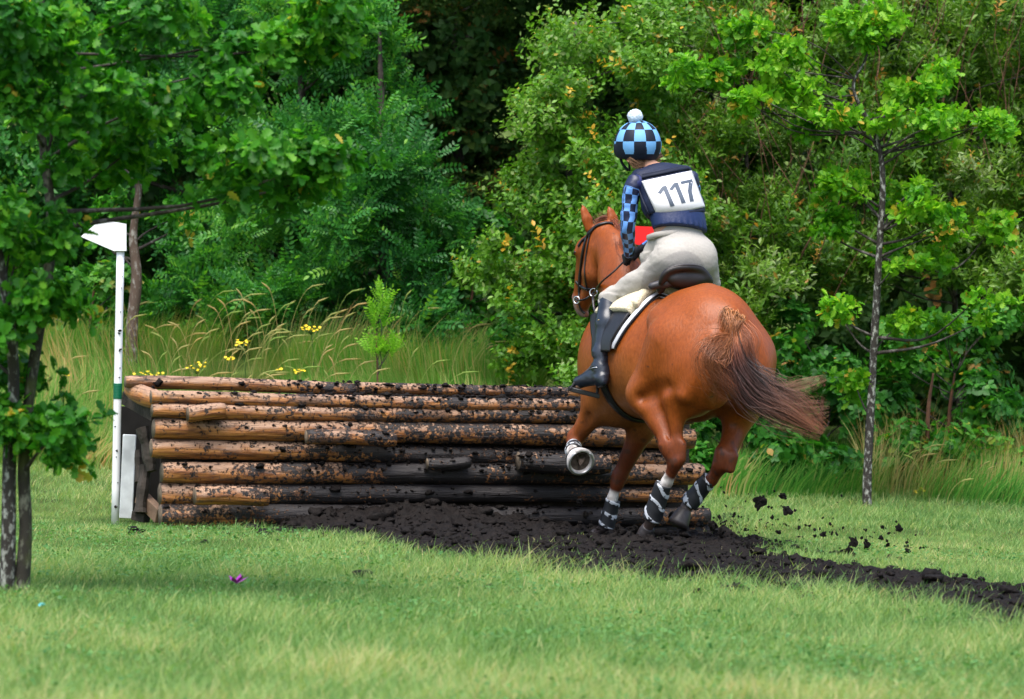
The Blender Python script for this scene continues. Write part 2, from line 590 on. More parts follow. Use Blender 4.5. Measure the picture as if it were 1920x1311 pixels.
jump_o = ground_px(330, 985)
jump = empty("log_jump", (jump_o[0], jump_o[1], 0),
             "low cross country fence of stacked peeled orange logs spattered with mud", "jump")


def YF(px):
    return 25.3 + 1.2 * (px - 300) / 1030


mud_specks = []


def log(x0, y0, x1, y1, r0, r1, dy=0.0, nm="log", Ya=None, Yb=None, seed=0, mudk=0.0):
    a = P(x0, y0, (YF(x0) if Ya is None else Ya) + dy)
    b = P(x1, y1, (YF(x1) if Yb is None else Yb) + dy)
    ra, rb = 1.07 * r0 * a[1] / FPX, 1.07 * r1 * b[1] / FPX
    L = np.linalg.norm(b - a)
    n = max(8, int(L / .045)); seg = 28
    t = np.linspace(0, 1, n)
    c = a + (b - a) * t[:, None]
    ax = (b - a) / L
    e1 = np.cross(ax, (0, 0, 1)); e1 /= np.linalg.norm(e1)
    e2 = np.cross(e1, ax)
    bend = .012 * np.sin(t * 3.1 + seed)[:, None] * e2 + .01 * np.sin(t * 2.3 + seed * 2)[:, None] * e1
    th = np.arange(seg) / seg * 2 * math.pi
    T, H = np.meshgrid(t * L, th, indexing='ij')
    q = np.stack([T * 2.2, np.cos(H) * 1.1, np.sin(H) * 1.1], -1)
    rr = (ra + (rb - ra) * t)[:, None] * (1 + .09 * fbm(q + seed * 7.3, 3, seed) + .045 * vnoise(q * np.array([6, 4, 4.]) + seed, 5))
    rk = np.random.default_rng(seed + 900)
    for _k in range(int(L * 2.2) + 1):
        kt, kh = rk.uniform(0, L), rk.uniform(0, 2 * math.pi)
        dh = np.abs((H - kh + math.pi) % (2 * math.pi) - math.pi)
        rr = rr * (1 + rk.uniform(.05, .13) * np.exp(-((T - kt) / .035) ** 2 - (dh / .38) ** 2))
    rr = rr * (1 + .02 * vnoise(q * np.array([3, 9, 9.]) + seed, 15))
    rr = rr * (1 - .10 * (np.minimum(T, L - T) < .02))
    V = (c + bend)[:, None] + rr[..., None] * (np.cos(H)[..., None] * e1 + np.sin(H)[..., None] * e2)
    V = V.reshape(-1, 3)
    idx = np.arange(n * seg).reshape(n, seg)
    nxt = np.roll(idx, -1, 1)
    F = [tuple(f) for f in np.stack([idx[:-1], nxt[:-1], nxt[1:], idx[1:]], -1).reshape(-1, 4)]
    luv = np.stack([T + seed * 3.7, np.cos(H) * ra, np.sin(H) * ra], -1).reshape(-1, 3)
    # mud: thickest low and near the middle where horses land
    s = (V[:, :2] - FA[:2]) @ fdir
    z = V[:, 2]
    mud = .02 + .205 * np.exp(-((s - 1.9) / 1.2) ** 2) * sstep(.85, .15, z) + .09 * np.exp(-((s - 2.3) / 1.5) ** 2) \
        + .04 * np.sin(H.reshape(-1)) + mudk
    mud = mud - .05 * sstep(.9, .2, s) + .05 * sstep(.22, .0, z)
    mi = [0] * len(F)
    nb = len(V)
    V = np.concatenate([V, [c[0] - ax * .004], [c[-1] + ax * .004]])
    for j in range(seg):
        k = (j + 1) % seg
        F.append((nb, k, j)); F.append((nb + 1, idx[-1][j], idx[-1][k])); mi += [1, 1]
    luv = np.concatenate([luv, [[0, 0, 0]], [[L, 0, 0]]]); mud = np.concatenate([mud, [0, 0]])
    o = build(nm, V, F, None, jump, True, {"luv": ('FLOAT_VECTOR', luv), "mud": ('FLOAT', mud)}, mats=[m_log, m_logend], mi=mi)
    # clod positions on the upper front of the log
    rs = np.random.default_rng(seed + 50)
    k = int(L * 110)
    tt = rs.uniform(0, 1, k); hh = rs.uniform(.1, math.pi - .1, k) + 0
    pp = a + (b - a) * tt[:, None] + ((ra + (rb - ra) * tt) * 1.0)[:, None] * (np.cos(hh)[:, None] * e1 + np.sin(hh)[:, None] * e2)
    ss = (pp[:, :2] - FA[:2]) @ fdir
    pr = .10 + .9 * np.exp(-((ss - 2.1) / 1.3) ** 2)
    kk = rs.uniform(0, 1, k) < pr
    mud_specks.append(pp[kk])
    return o


log(234, 719, 668, 728, 11.5, 11.5, .33, seed=1)
log(672, 731, 1320, 738, 10.5, 10, .33, seed=2)
log(283, 745, 1300, 762, 12.5, 11, .0, seed=3, mudk=.01)
log(284, 767, 1300, 785, 13, 12.5, -.01, seed=4, mudk=.01)
log(352, 773, 421, 773, 15, 14, -.13, seed=5)
log(288, 803, 1299, 824, 19, 18.5, .0, seed=6, mudk=.0)
log(573, 822, 742, 823, 13.5, 13, -.15, seed=7, mudk=-.02)
log(283, 844, 1247, 858, 18, 15, .01, seed=8, mudk=.01)
log(972, 866, 1141, 869, 18, 18, -.15, seed=9, mudk=.03)
log(800, 868, 882, 868, 11, 11, -.12, seed=10, mudk=.03)
log(303, 883, 1317, 892, 19, 19, .0, seed=11, mudk=.0)
log(300, 925, 1281, 930, 21, 13, .02, seed=12, mudk=.03)
log(364, 931, 502, 932, 17, 16, -.16, seed=13)
log(300, 970, 1330, 965, 21, 15, .0, seed=14, mudk=.06)
log(1150, 990, 1342, 990, 9, 10, .05, seed=15, mudk=.08)
log(248, 728, 300, 752, 17, 17, nm="end_log", Ya=25.66, Yb=25.36, seed=16)
# frame under the left end, closed by a board at the back
fz = lambda *a: np.array([*a])
U3 = np.array([0, 0, 1.0]); D3 = np.array([*fdir, 0]); N3 = np.array([*fnor, 0])


def plank(name, p, q, hw, th, mt, wd=None):
    p, q = np.asarray(p), np.asarray(q)
    ax = (q - p) / 2
    un = ax / np.linalg.norm(ax)
    wdir = np.array([1.0, 0, 0]) if wd is None else np.asarray(wd, float)
    wdir = wdir - un * (wdir @ un); wdir /= np.linalg.norm(wdir)
    tdir = np.cross(un, wdir)
    V, F = box((p + q) / 2, ax, wdir * hw, tdir * th)
    o = build(name, V, F, mt, jump, False)
    bv = o.modifiers.new("bevel", 'BEVEL'); bv.width = .004; bv.segments = 1
    return o


plank("top_beam", P(236, 746, 25.9), P(292, 778, 25.42), .045, .03, m_oldwood, U3)
plank("back_board", P(262, 762, 26.1), P(262, 972, 26.1), .14, .02, mat('recess_shade_board', (.012, .011, .010), .9, .2, var=.3, vscale=9))  # shade of the void under the end log put into the board's colour
plank("brace", P(262, 930, 25.75), P(300, 968, 25.5), .05, .03, m_plank, U3)
plank("white_board", P(243, 815, 25.95), P(236, 972, 25.95), .045, .012, m_board)
plank("foot_block", P(252, 966, 25.7), P(276, 972, 25.65), .03, .04, m_oldwood, U3)
plank('gap_shade_backing', P(300, 880, YF(300) + .16), P(1290, 895, YF(1290) + .16), .42, .012, m_oldwood, U3)  # added dark sheet, standing in for the shade between the logs
# hidden bearers that carry the rails further along
for px in (560, 900, 1230):
    Y = YF(px) + .17
    plank("bearer", P(px, 742, Y), P(px, 985, Y), .05, .05, m_oldwood)


def stub(x0, y0, x1, y1, r, Y, seed):
    a, b = P(x0, y0, Y), P(x1, y1, Y - .05)
    pts = np.linspace(a, b, 9)
    V, F, al, an = tube(pts, r * Y / FPX * (1 + .12 * np.sin(np.arange(9) * 1.3 + seed)), 9, flat=(1, .7))
    V = V + .012 * fbm(V * 9, 2, seed)[:, None]
    o = build("split_post", V, F, m_oldwood, jump, False)


stub(268, 802, 284, 884, 17, 25.6, 1)
stub(274, 872, 262, 962, 17, 25.65, 3)
stub(258, 845, 258, 905, 9, 25.72, 5)
# the layer of mud and the clods lying on the rails
top = []
rs = np.random.default_rng(77)
for k in range(1500):
    px = 470 + 760 * rs.uniform() ** .8
    s_ = rs.uniform(.03, .30)
    p = P(px, 742 + 14 * (px - 280) / 1000, YF(px) + s_)
    top.append((p[0], p[1], p[2] + .012 + .010 * rs.uniform()))
V, F = [], []
tp = np.concatenate([np.array(top)] + mud_specks)
sz = rs.lognormal(math.log(.008), .5, len(tp)).clip(.003, .032)
LV, LF = lumps(tp, sz, 21)
a, b, c_, d_ = P(330, 742, YF(330) + .03), P(1290, 757, YF(1290) + .03), P(1290, 757, YF(1290) + .3), P(330, 742, YF(330) + .3)
nn = 160
gt, gs = np.meshgrid(np.linspace(0, 1, nn), np.linspace(0, 1, 10), indexing='ij')
SV = a + (b - a) * gt[..., None] + (d_ - a) * gs[..., None] * 1.0
SV[..., 2] += -.02 + .022 * sstep(.1, .3, gt) + .012 * fbm(SV[..., :2] * 9, 3, 3)
idx = np.arange(nn * 10).reshape(nn, 10)
SF = np.stack([idx[:-1, :-1], idx[1:, :-1], idx[1:, 1:], idx[:-1, 1:]], -1).reshape(-1, 4)
SV = SV.reshape(-1, 3)
tri = np.concatenate([SF[:, [0, 1, 2]], SF[:, [0, 2, 3]], LF + len(SV)])
tag(build("mud_splatter", np.concatenate([SV, LV]), tri, m_mud, jump), kind='stuff')

# ------------------------------------------------------------------ flag poles
m_white = mat("white_plastic", (.80, .81, .83), .35, .5)
m_green = mat("green_tape", (.0, .12, .055), .4, .5)
m_red = mat("red_flag", (.75, .012, .012), .5, .4)
m_speck = mat("dried_mud_speck", (.02, .016, .015), .8, .2)


def pole(name, x0, y0, x1, y1, Y, flagpoly, mf, label, tape=True):
    top, bot = P(x0, y0, Y), P(x1, y1, Y)
    g = gh(bot[0], bot[1])
    bot[2] = min(bot[2], float(g) - .02)
    root = empty(name, bot, label, "flag pole")
    V, F, _, _ = tube(np.linspace(bot, top, 8), .027, 20)
    build("pole", V, F, m_white, root)
    if tape:
        ax = (top - bot) / np.linalg.norm(top - bot)
        c0 = P(221, 748, Y); t0 = (c0 - bot) @ ax
        pts, rad = [], []
        for k in range(31):
            pts.append(bot + ax * (t0 + .105 * k / 30)); rad.append(.0295 + .0018 * (k % 3 == 1))
        V, F, _, _ = tube(pts, rad, 20)
        build("tape", V, F, m_green, root)
        for (sx, sy, sr) in [(229, 518, 1), (228, 540, .8), (226, 585, 1), (225, 620, 3.2), (223, 625, 2), (226, 655, 2.4), (224, 658, 1.5), (225, 690, 1.6), (224, 708, 1.5), (219, 845, 2.4), (218, 857, 1.4), (217, 950, 3.2), (216, 800, 1.2), (221, 905, 1.3), (220, 776, 1)]:
            p = P(sx, sy, Y - .026)
            V, F = lumps([p], [sr * Y / FPX], int(sy), squash=.8)
            build("mud_speck", V, F, m_speck, root)
    q = [P(a, b, Y - .035) for a, b in flagpoly]
    n = len(q)
    th = np.array([0, .006, 0])
    V = q + [v + th for v in q]
    F = [tuple(range(n)), tuple(range(2 * n - 1, n - 1, -1))] + [(i, i + n, (i + 1) % n + n, (i + 1) % n) for i in range(n)]
    build("flag", V, F, mf, root, False)
    V, F = box(P((x0 + 1), y0 + 1, Y - .02), (.037, 0, 0), (0, .025, 0), (0, 0, .006))
    build("bracket", V, F, m_white, root, False)
    return root


pole("flag_pole", 226, 468, 216, 974, 25.75, [(151, 444), (178, 421), (204, 414), (237, 420), (237, 471), (214, 471)], m_white,
     "white post left of the log fence with green tape and a white flag")
pole("flag_pole", 1230, 470, 1222, 960, 27.3, [(1192, 424), (1240, 426), (1240, 462), (1194, 459), (1180, 448)], m_red,
     "white upright behind the rider carrying a small red flag", False)

# ------------------------------------------------------------------ smooth implicit bodies
PHI = R(28)
HO = P(1375, 590, 24.0) * np.array([1, 1, 0])
hf = np.array([-math.sin(PHI), math.cos(PHI), 0]); hl = np.array([-math.cos(PHI), -math.sin(PHI), 0]); hz = np.array([0, 0, 1.0])


def toL(p):
    d = np.asarray(p, float) - HO
    return np.stack([d @ hf, d @ hl, d @ hz], -1)


def toW(q):
    q = np.asarray(q, float)
    return HO + q[..., :1] * hf + q[..., 1:2] * hl + q[..., 2:3] * hz


def YUV(u, v): return 24 + u * math.cos(PHI) - v * math.sin(PHI)


def J(px, py, u, v):
    """photo pixel with a guess of how far forward / left it lies on the horse -> horse frame"""
    return toL(P(px, py, YUV(u, v)))


class SDF:
    def __init__(s, lo, hi, h):
        s.lo, s.hi, s.h = np.array(lo, float), np.array(hi, float), h
        s.ax = [np.arange(s.lo[i], s.hi[i] + h, h) for i in range(3)]
        s.F = np.full([len(a) for a in s.ax], 9.0, np.float32)

    def _sub(s, bl, bh):
        sl = []
        for i in range(3):
            a = int(max(0, math.floor((bl[i] - s.lo[i]) / s.h))); b = int(min(len(s.ax[i]), math.ceil((bh[i] - s.lo[i]) / s.h) + 1))
            if b <= a: return None, None
            sl.append(slice(a, b))
        g = np.meshgrid(*[s.ax[i][sl[i]] for i in range(3)], indexing='ij')
        return tuple(sl), np.stack(g, -1).astype(np.float32)

    def _comb(s, sl, d, k, op):
        f = s.F[sl]
        if op == 'u':
            h = np.maximum(k - np.abs(f - d), 0) / max(k, 1e-6)
            s.F[sl] = np.minimum(f, d) - h * h * k / 4
        elif op == 's':
            d = -d
            h = np.maximum(k - np.abs(f - d), 0) / max(k, 1e-6)
            s.F[sl] = np.maximum(f, d) + h * h * k / 4
        elif op == 'i':
            s.F[sl] = np.maximum(f, d)

    def ell(s, c, r, k=.05, op='u', rot=None):
        c, r = np.array(c, np.float32), np.array(r, np.float32)
        m = r.max() + k + .05
        sl, g = s._sub(c - m, c + m)
        if sl is None: return s
        p = g - c
        if rot is not None: p = p @ np.array(rot, np.float32).T
        k0 = np.linalg.norm(p / r, axis=-1); k1 = np.linalg.norm(p / (r * r), axis=-1) + 1e-9
        s._comb(sl, k0 * (k0 - 1) / k1, k, op)
        return s

    def cap(s, a, b, ra, rb, k=.04, op='u', sc=(1, 1, 1)):
        a, b, sc = np.array(a, np.float32), np.array(b, np.float32), np.array(sc, np.float32)
        m = (max(ra, rb) + k + .05) * max(1, (1 / sc).max())
        sl, g = s._sub(np.minimum(a, b) - m, np.maximum(a, b) + m)
        if sl is None: return s
        p = (g - a) * sc; d = (b - a) * sc
        t = np.clip((p @ d) / (d @ d + 1e-9), 0, 1)
        dist = np.linalg.norm(p - t[..., None] * d, axis=-1) - (ra + (rb - ra) * t)
        s._comb(sl, dist, k, op)
        return s

    def chain(s, pts, rad, k=.04, sc=(1, 1, 1), op='u'):
        for i in range(len(pts) - 1): s.cap(pts[i], pts[i + 1], rad[i], rad[i + 1], k, op, sc)
        return s

    def plane(s, p, n):
        """keep the side towards -n"""
        g = np.stack(np.meshgrid(*s.ax, indexing='ij'), -1)
        n = np.array(n, float); n /= np.linalg.norm(n)
        s.F = np.maximum(s.F, ((g - np.array(p)) @ n).astype(np.float32))
        return s

    def mesh(s):
        F = s.F
        S = F < 0
        c = [S[i:F.shape[0] - 1 + i, j:F.shape[1] - 1 + j, k:F.shape[2] - 1 + k] for i in (0, 1) for j in (0, 1) for k in (0, 1)]
        cnt = sum(x.astype(np.int8) for x in c)
        act = (cnt > 0) & (cnt < 8)
        I = np.argwhere(act)
        vid = np.full(act.shape, -1, np.int64)
        vid[act] = np.arange(len(I))
        acc = np.zeros((len(I), 3)); n = np.zeros(len(I))
        offs_ = [(i, j, k) for i in (0, 1) for j in (0, 1) for k in (0, 1)]
        for a in range(8):
            for ax in range(3):
                if offs_[a][ax] == 0:
                    o0 = np.array(offs_[a]); o1 = o0.copy(); o1[ax] = 1
                    f0 = F[tuple((I + o0).T)]; f1 = F[tuple((I + o1).T)]
                    cr_ = (f0 < 0) != (f1 < 0)
                    t = np.where(cr_, f0 / np.where(cr_, f0 - f1, 1), 0)
                    p = o0 + (o1 - o0) * t[:, None]
                    acc += p * cr_[:, None]; n += cr_
        V = s.lo + (I + acc / n[:, None]) * s.h
        Q = []
        for ax in range(3):
            sh = [slice(None)] * 3; s0 = list(sh); s1 = list(sh)
            s0[ax] = slice(0, -1); s1[ax] = slice(1, None)
            d = S[tuple(s0)] != S[tuple(s1)]
            E = np.argwhere(d)
            b, c2 = (ax + 1) % 3, (ax + 2) % 3
            E = E[(E[:, b] > 0) & (E[:, c2] > 0) & (E[:, b] < F.shape[b] - 1) & (E[:, c2] < F.shape[c2] - 1)]
            ins = S[tuple(E.T)]
            def v(db, dc):
                q = E.copy(); q[:, b] -= db; q[:, c2] -= dc
                return vid[tuple(q.T)]
            q = np.stack([v(1, 1), v(0, 1), v(0, 0), v(1, 0)], -1)
            q[~ins] = q[~ins][:, ::-1]
            Q.append(q)
        Q = np.concatenate(Q)
        Q = Q[(Q >= 0).all(1)]
        return V, Q


def relax(V, Q, it=2, lam=.5):
    e = np.concatenate([Q[:, [0, 1]], Q[:, [1, 2]], Q[:, [2, 3]], Q[:, [3, 0]]])
    n = len(V)
    deg = np.bincount(e.ravel(), minlength=n).clip(1)
    for _ in range(it):
        s = np.zeros_like(V)
        for k in range(3):
            s[:, k] = np.bincount(e[:, 0], V[e[:, 1], k], n) + np.bincount(e[:, 1], V[e[:, 0], k], n)
        V = V + lam * (s / deg[:, None] - V)
    return V


def bvh_of(V, Q):
    return BVHTree.FromPolygons([Vector(v) for v in V], [tuple(int(i) for i in q) for q in Q])


def hit(px, py, bvh, off=0.0, fallback=None):
    d = cd * FPX + cr * (px - 960) + cu * (655.5 - py)
    d /= np.linalg.norm(d)
    r = bvh.ray_cast(Vector(CAM), Vector(d))
    if r[0] is None: return None if fallback is None else (fallback, None)
    return np.array(r[0]) + np.array(r[1]) * off, np.array(r[1])


# ------------------------------------------------------------------ horse
H = SDF((-.40, -.75, -.10), (2.75, .85, 2.35), .0105)
# trunk (horse frame: forward, left, up)
H.ell((.30, -.005, 1.29), (.38, .31, .355), .05)
H.ell((.50, .0, 1.36), (.35, .255, .27), .08)
H.ell((.98, .0, 1.165), (.66, .325, .40), .10)
H.ell((1.42, .0, 1.12), (.34, .27, .42), .10)
H.ell((.66, 0, 1.02), (.34, .22, .25), .08)
H.cap((1.05, 0, 1.50), (1.45, 0, 1.56), .09, .08, .10)
H.ell((.24, .165, 1.12), (.27, .20, .33), .06)      # haunches
H.ell((.20, -.175, 1.12), (.27, .205, .34), .06)
H.ell((.02, .115, 1.10), (.13, .135, .24), .07)
H.ell((.02, -.125, 1.10), (.13, .135, .24), .07)
# croup points and dock
H.cap(J(1330, 556, .5, 0), J(1366, 592, .06, 0), .07, .05, .10)
H.chain([J(1372, 590, .0, 0), J(1383, 630, -.07, 0), J(1392, 690, -.06, 0)], [.042, .034, .02], .03)
# neck
nk = [J(1180, 590, 1.5, 0), J(1164, 520, 1.72, 0), J(1150, 472, 1.9, 0), J(1136, 446, 2.02, .01)]
H.chain(nk, [.25, .175, .13, .098], .08, sc=(1, 1.35, 1))
# head
H.cap(J(1131, 440, 2.04, 0), J(1104, 468, 2.16, .02), .085, .082, .05)
H.cap(J(1124, 470, 2.06, .03), J(1113, 512, 2.1, .06), .085, .082, .05)
H.cap(J(1104, 470, 2.18, .03), J(1089, 550, 2.34, .09), .082, .050, .05)
H.cap(J(1118, 515, 2.1, .05), J(1095, 572, 2.28, .09), .068, .042, .05)
H.cap(J(1084, 562, 2.36, .10), J(1090, 582, 2.34, .10), .047, .040, .03)
H.cap(J(1094, 588, 2.32, .1), J(1099, 590, 2.28, .1), .026, .024, .02)
H.ell(J(1073, 566, 2.37, .12), (.012, .016, .016), .01, 's')
H.ell(J(1080, 474, 2.19, .09), (.024, .02, .02), .015)
# throat groove behind the cheek
H.cap(J(1140, 470, 1.96, .09), J(1126, 540, 2.0, .13), .018, .018, .05, 's')
# ears
for pts in ([(1105, 430, 2.05, .05), (1101, 412, 2.06, .06), (1095, 396, 2.07, .065), (1092, 383, 2.08, .065)],
            [(1150, 424, 2.02, -.06), (1149, 411, 2.03, -.06), (1145, 398, 2.04, -.055), (1140, 386, 2.05, -.05)]):
    H.chain([J(*p) for p in pts], [.034, .040, .029, .005], .012, sc=(1.7, 1, 1))
# left hind: thigh, gaskin, hock, cannon
H.cap(J(1262, 640, .34, .20), J(1212, 738, .50, .235), .175, .120, .10)
H.cap(J(1212, 738, .50, .235), J(1262, 842, .20, .19), .110, .052, .09)
H.cap(J(1264, 742, .20, .19), J(1270, 822, .17, .18), .075, .034, .07)
H.cap(J(1252, 838, .22, .19), J(1267, 868, .17, .18), .050, .043, .06)
H.cap(J(1283, 834, .13, .175), J(1281, 860, .13, .175), .022, .024, .06)   # point of hock
H.chain([J(1268, 866, .17, .18), J(1250, 905, .25, .18), J(1226, 962, .34, .18)], [.043, .034, .032], .03)
H.cap(J(1226, 962, .34, .18), J(1222, 974, .35, .18), .042, .040, .03)
H.cap(J(1222, 974, .35, .18), J(1214, 992, .40, .18), .033, .036, .02)
# right hind
H.cap(J(1400, 670, .22, -.20), J(1398, 745, .32, -.24), .170, .115, .10)
H.cap(J(1398, 745, .32, -.24), J(1362, 855, .05, -.20), .115, .055, .09)
H.cap(J(1356, 850, .06, -.2), J(1350, 872, .06, -.2), .056, .048, .04)
H.cap(J(1376, 856, .0, -.2), J(1370, 880, .0, -.2), .028, .030, .05)
H.chain([J(1354, 870, .06, -.2), J(1334, 900, .14, -.2), J(1300, 935, .22, -.2)], [.050, .037, .033], .03)
H.cap(J(1300, 935, .22, -.2), J(1291, 945, .22, -.2), .043, .040, .03)
H.cap(J(1291, 945, .22, -.2), J(1282, 960, .20, -.2), .036, .040, .02)
# left fore, folded, sole towards us
H.cap(J(1165, 690, 1.42, .20), J(1128, 752, 1.50, .22), .150, .105, .10)
H.cap(J(1128, 752, 1.50, .22), J(1080, 822, 1.66, .22), .098, .050, .07)
H.cap(J(1078, 820, 1.66, .22), J(1076, 836, 1.64, .22), .052, .046, .04)
H.cap(J(1076, 834, 1.64, .22), J(1074, 846, 1.38, .22), .040, .033, .03)
H.cap(J(1074, 846, 1.38, .22), J(1078, 852, 1.34, .22), .040, .038, .03)
# right fore, reaching down
H.cap(J(1200, 720, 1.42, -.12), J(1206, 800, 1.42, -.14), .140, .085, .10)
H.cap(J(1206, 800, 1.42, -.14), J(1162, 893, 1.50, -.14), .085, .046, .06)
H.cap(J(1162, 893, 1.50, -.14), J(1157, 908, 1.50, -.14), .047, .040, .04)
H.chain([J(1157, 908, 1.50, -.14), J(1148, 935, 1.52, -.14), J(1138, 978, 1.55, -.14)], [.038, .032, .032], .03)
H.cap(J(1138, 978, 1.55, -.14), J(1133, 988, 1.56, -.14), .040, .037, .02)
H.cap(J(1133, 988, 1.56, -.14), J(1118, 1004, 1.62, -.14), .034, .036, .02)
# creases: flank hollow, stifle fold, between the buttocks, gaskin grooves
H.cap(J(1214, 600, .72, .36), J(1172, 745, .76, .42), .03, .03, .14, 's')
H.cap(J(1365, 640, -.12, 0), J(1348, 760, -.12, 0), .02, .03, .09, 's')
H.cap(J(1330, 545, .42, 0), J(1364, 583, .12, 0), .004, .008, .035, 's')
H.cap(J(1205, 746, .44, .36), J(1250, 726, .24, .42), .010, .002, .09, 's')
H.cap(J(1238, 770, .30, .33), J(1256, 822, .22, .27), .007, .004, .045, 's')
H.ell(J(1236, 600, .52, .20), (.09, .06, .07), .10)
H.cap(J(1345, 640, .02, .14), J(1286, 742, .06, .22), .075, .05, .05)
H.cap(J(1120, 745, 1.46, .34), J(1098, 800, 1.56, .33), .006, .004, .05, 's')
# the space between the hind legs and under the belly
H.ell(J(1318, 850, .02, 0), (.26, .060, .22), .06, 's')
H.ell((.46, -.01, .96), (.30, .15, .19), .05)
HV, HQ = H.mesh()
HV = relax(HV, HQ, 3, .5)
HVw = toW(HV)
hb = bvh_of(HVw, HQ)

# coat colours
Ccoat = np.array([.235, .054, .007])
colr = np.tile(Ccoat, (len(HV), 1))
nz = fbm(HV * 2.3, 4, 12)[:, None]
colr = colr * (1 + .16 * nz)


def blend(c, mask):
    global colr
    colr = colr * (1 - mask[:, None]) + np.array(c) * mask[:, None]


def nearpts(pts, rad, soft):
    d = np.full(len(HV), 9.)
    for p in pts: d = np.minimum(d, np.linalg.norm(HV - p, axis=1))
    return sstep(rad + soft, rad - soft, d)


blend((.33, .13, .038), sstep(.9, .3, np.abs(HV[:, 0] - 1.05) / .8) * sstep(1.35, .95, HV[:, 2]) * .5 * (HV[:, 2] > .6))   # paler flank and belly
blend((.085, .020, .009), sstep(.84, .48, HV[:, 2]) * .85)                                            # darker, redder lower legs
blend((.17, .05, .025), nearpts([J(1345, 548, .4, 0), J(1356, 566, .2, 0), J(1364, 580, .1, 0)], .035, .03) * .6)
for pts, rd in (([J(1250, 898, .25, .18), J(1244, 915, .27, .18)], .055), ([J(1150, 928, 1.52, -.14), J(1150, 942, 1.52, -.14)], .05),
                ([J(1074, 846, 1.40, .22), J(1076, 838, 1.5, .22)], .065), ([J(1328, 905, .15, -.2)], .03)):
    blend((.66, .62, .58), nearpts(pts, rd, .012))
blend((.10, .07, .06), nearpts([J(1222, 974, .35, .18), J(1214, 992, .40, .18)], .07, .02))
blend((.06, .045, .04), nearpts([J(1291, 945, .22, -.2), J(1282, 960, .20, -.2)], .07, .02))
blend((.05, .04, .04), nearpts([J(1133, 988, 1.56, -.14), J(1118, 1004, 1.62, -.14)], .07, .02))
blend((.20, .15, .14), nearpts([J(1076, 572, 2.38, .1), J(1090, 592, 2.34, .1)], .075, .03) * .85)
blend((.22, .07, .03), nearpts([J(1108, 520, 2.16, .1)], .16, .1) * .35)
# mud flecks
fl = vnoise(HV * 55, 91); fl2 = vnoise(HV * 21, 92)
blend((.02, .014, .012), ((fl > .86) & (fl2 > .25)).astype(float) * .8)
blend((.03, .02, .015), sstep(.62, .85, fbm(HV * 26, 2, 66) + .4 * sstep(1.0, .55, HV[:, 2])) * .55 * sstep(1.1, .7, HV[:, 2]))

m_coat = colmat("chestnut_coat", .42, .28, .25, 70, .0, .18, stretch=(1, 1, .35))
g0 = toW(np.array([.85, 0, 0.0]))
horse = build("horse", HVw, HQ, m_coat, None, True, {"Col": ('FLOAT_COLOR', colr)}, origin=g0)
tag(horse, "galloping chestnut horse with plaited-free swinging tail heading for the log fence", "horse")
horse['label'] = "galloping chestnut horse with a swinging tail heading for the log fence"

m_hoof = mat("dark_hoof", (.035, .03, .03), .45, .4, var=.3, vscale=40)
m_hoofw = mat("pale_hoof", (.55, .52, .50), .6, .3, var=.4, vscale=35, bump=.3, bscale=50)
m_frog = mat("hoof_sole", (.10, .075, .06), .8, .2, var=.5, vscale=40, bump=.6, bscale=60)
m_shoe = mat("steel_shoe", (.45, .45, .46), .35, .5, .8)


def hoof(a, b, ra, rb, mt):
    a, b = toW(J(*a)), toW(J(*b))
    pts = a + (b - a) * np.array([0, .06, .35, .8, 1.0])[:, None]
    V, F, _, _ = tube(pts, [ra * .93, ra, ra + (rb - ra) * .4, rb, rb * .97], 20, flat=(1, 1.1))
    return build("hoof", V, F, mt, horse)


hoof((1216, 988, .39, .18), (1204, 1016, .46, .18), .042, .062, m_hoof)
hoof((1284, 956, .20, -.2), (1270, 986, .17, -.2), .044, .064, m_hoof)
hoof((1120, 1000, 1.62, -.14), (1100, 1026, 1.70, -.14), .040, .060, m_hoof)
# left fore hoof: cup with its sole towards the viewer
ha, hb_ = toW(J(1077, 852, 1.36, .22)), toW(J(1089, 866, 1.245, .22))
pts = ha + (hb_ - ha) * np.array([0, .1, .5, .9, 1.0])[:, None]
V, F, _, _ = tube(pts, [.046, .054, .078, .094, .094], 26, caps=False, flat=(1, 1.0))
hd = (hb_ - ha) / np.linalg.norm(hb_ - ha)
hobj = build("hoof", V, F, m_hoofw, horse)
e1 = np.cross(hd, hz); e1 /= np.linalg.norm(e1); e2 = np.cross(e1, hd)
mb = MB()
n = 30
ring = []
for rr, dd_ in ((.094, .0), (.094, .006), (.074, .006), (.068, -.012)):
    ring.append([hb_ + hd * dd_ + rr * (math.cos(t) * e1 + math.sin(t) * e2 * 1.0) for t in np.linspace(0, 2 * math.pi, n, endpoint=False)])
V = np.array(ring).reshape(-1, 3)
F = [(i * n + j, i * n + (j + 1) % n, (i + 1) * n + (j + 1) % n, (i + 1) * n + j) for i in range(3) for j in range(n)]
build("hoof_rim", V, F, m_hoofw, hobj)
V = [hb_ - hd * .014] + ring[3]
V = np.array(V)
build("sole", V, [(0, 1 + j, 1 + (j + 1) % n) for j in range(n)], m_frog, hobj)
fr = [hb_ + hd * .002 + e1 * x + e2 * y for x, y in ((-.035, .06), (.035, .06), (.018, .0), (0, -.03), (-.018, 0))] + [hb_ - hd * .014 + e1 * x + e2 * y for x, y in ((-.042, .062), (.042, .062), (.025, .0), (0, -.036), (-.025, 0))]
build("frog", np.array(fr), [(0, 1, 2, 3, 4)] + [(i, (i + 1) % 5, (i + 1) % 5 + 5, i + 5) for i in range(5)], m_frog, hobj)
sh = [hb_ + hd * .007 + .082 * (math.cos(t) * e1 + math.sin(t) * e2) for t in np.linspace(R(125), R(415), 30)]
V, F, _, _ = tube(sh, .008, 8)
build("horseshoe", V, F, m_shoe, hobj)

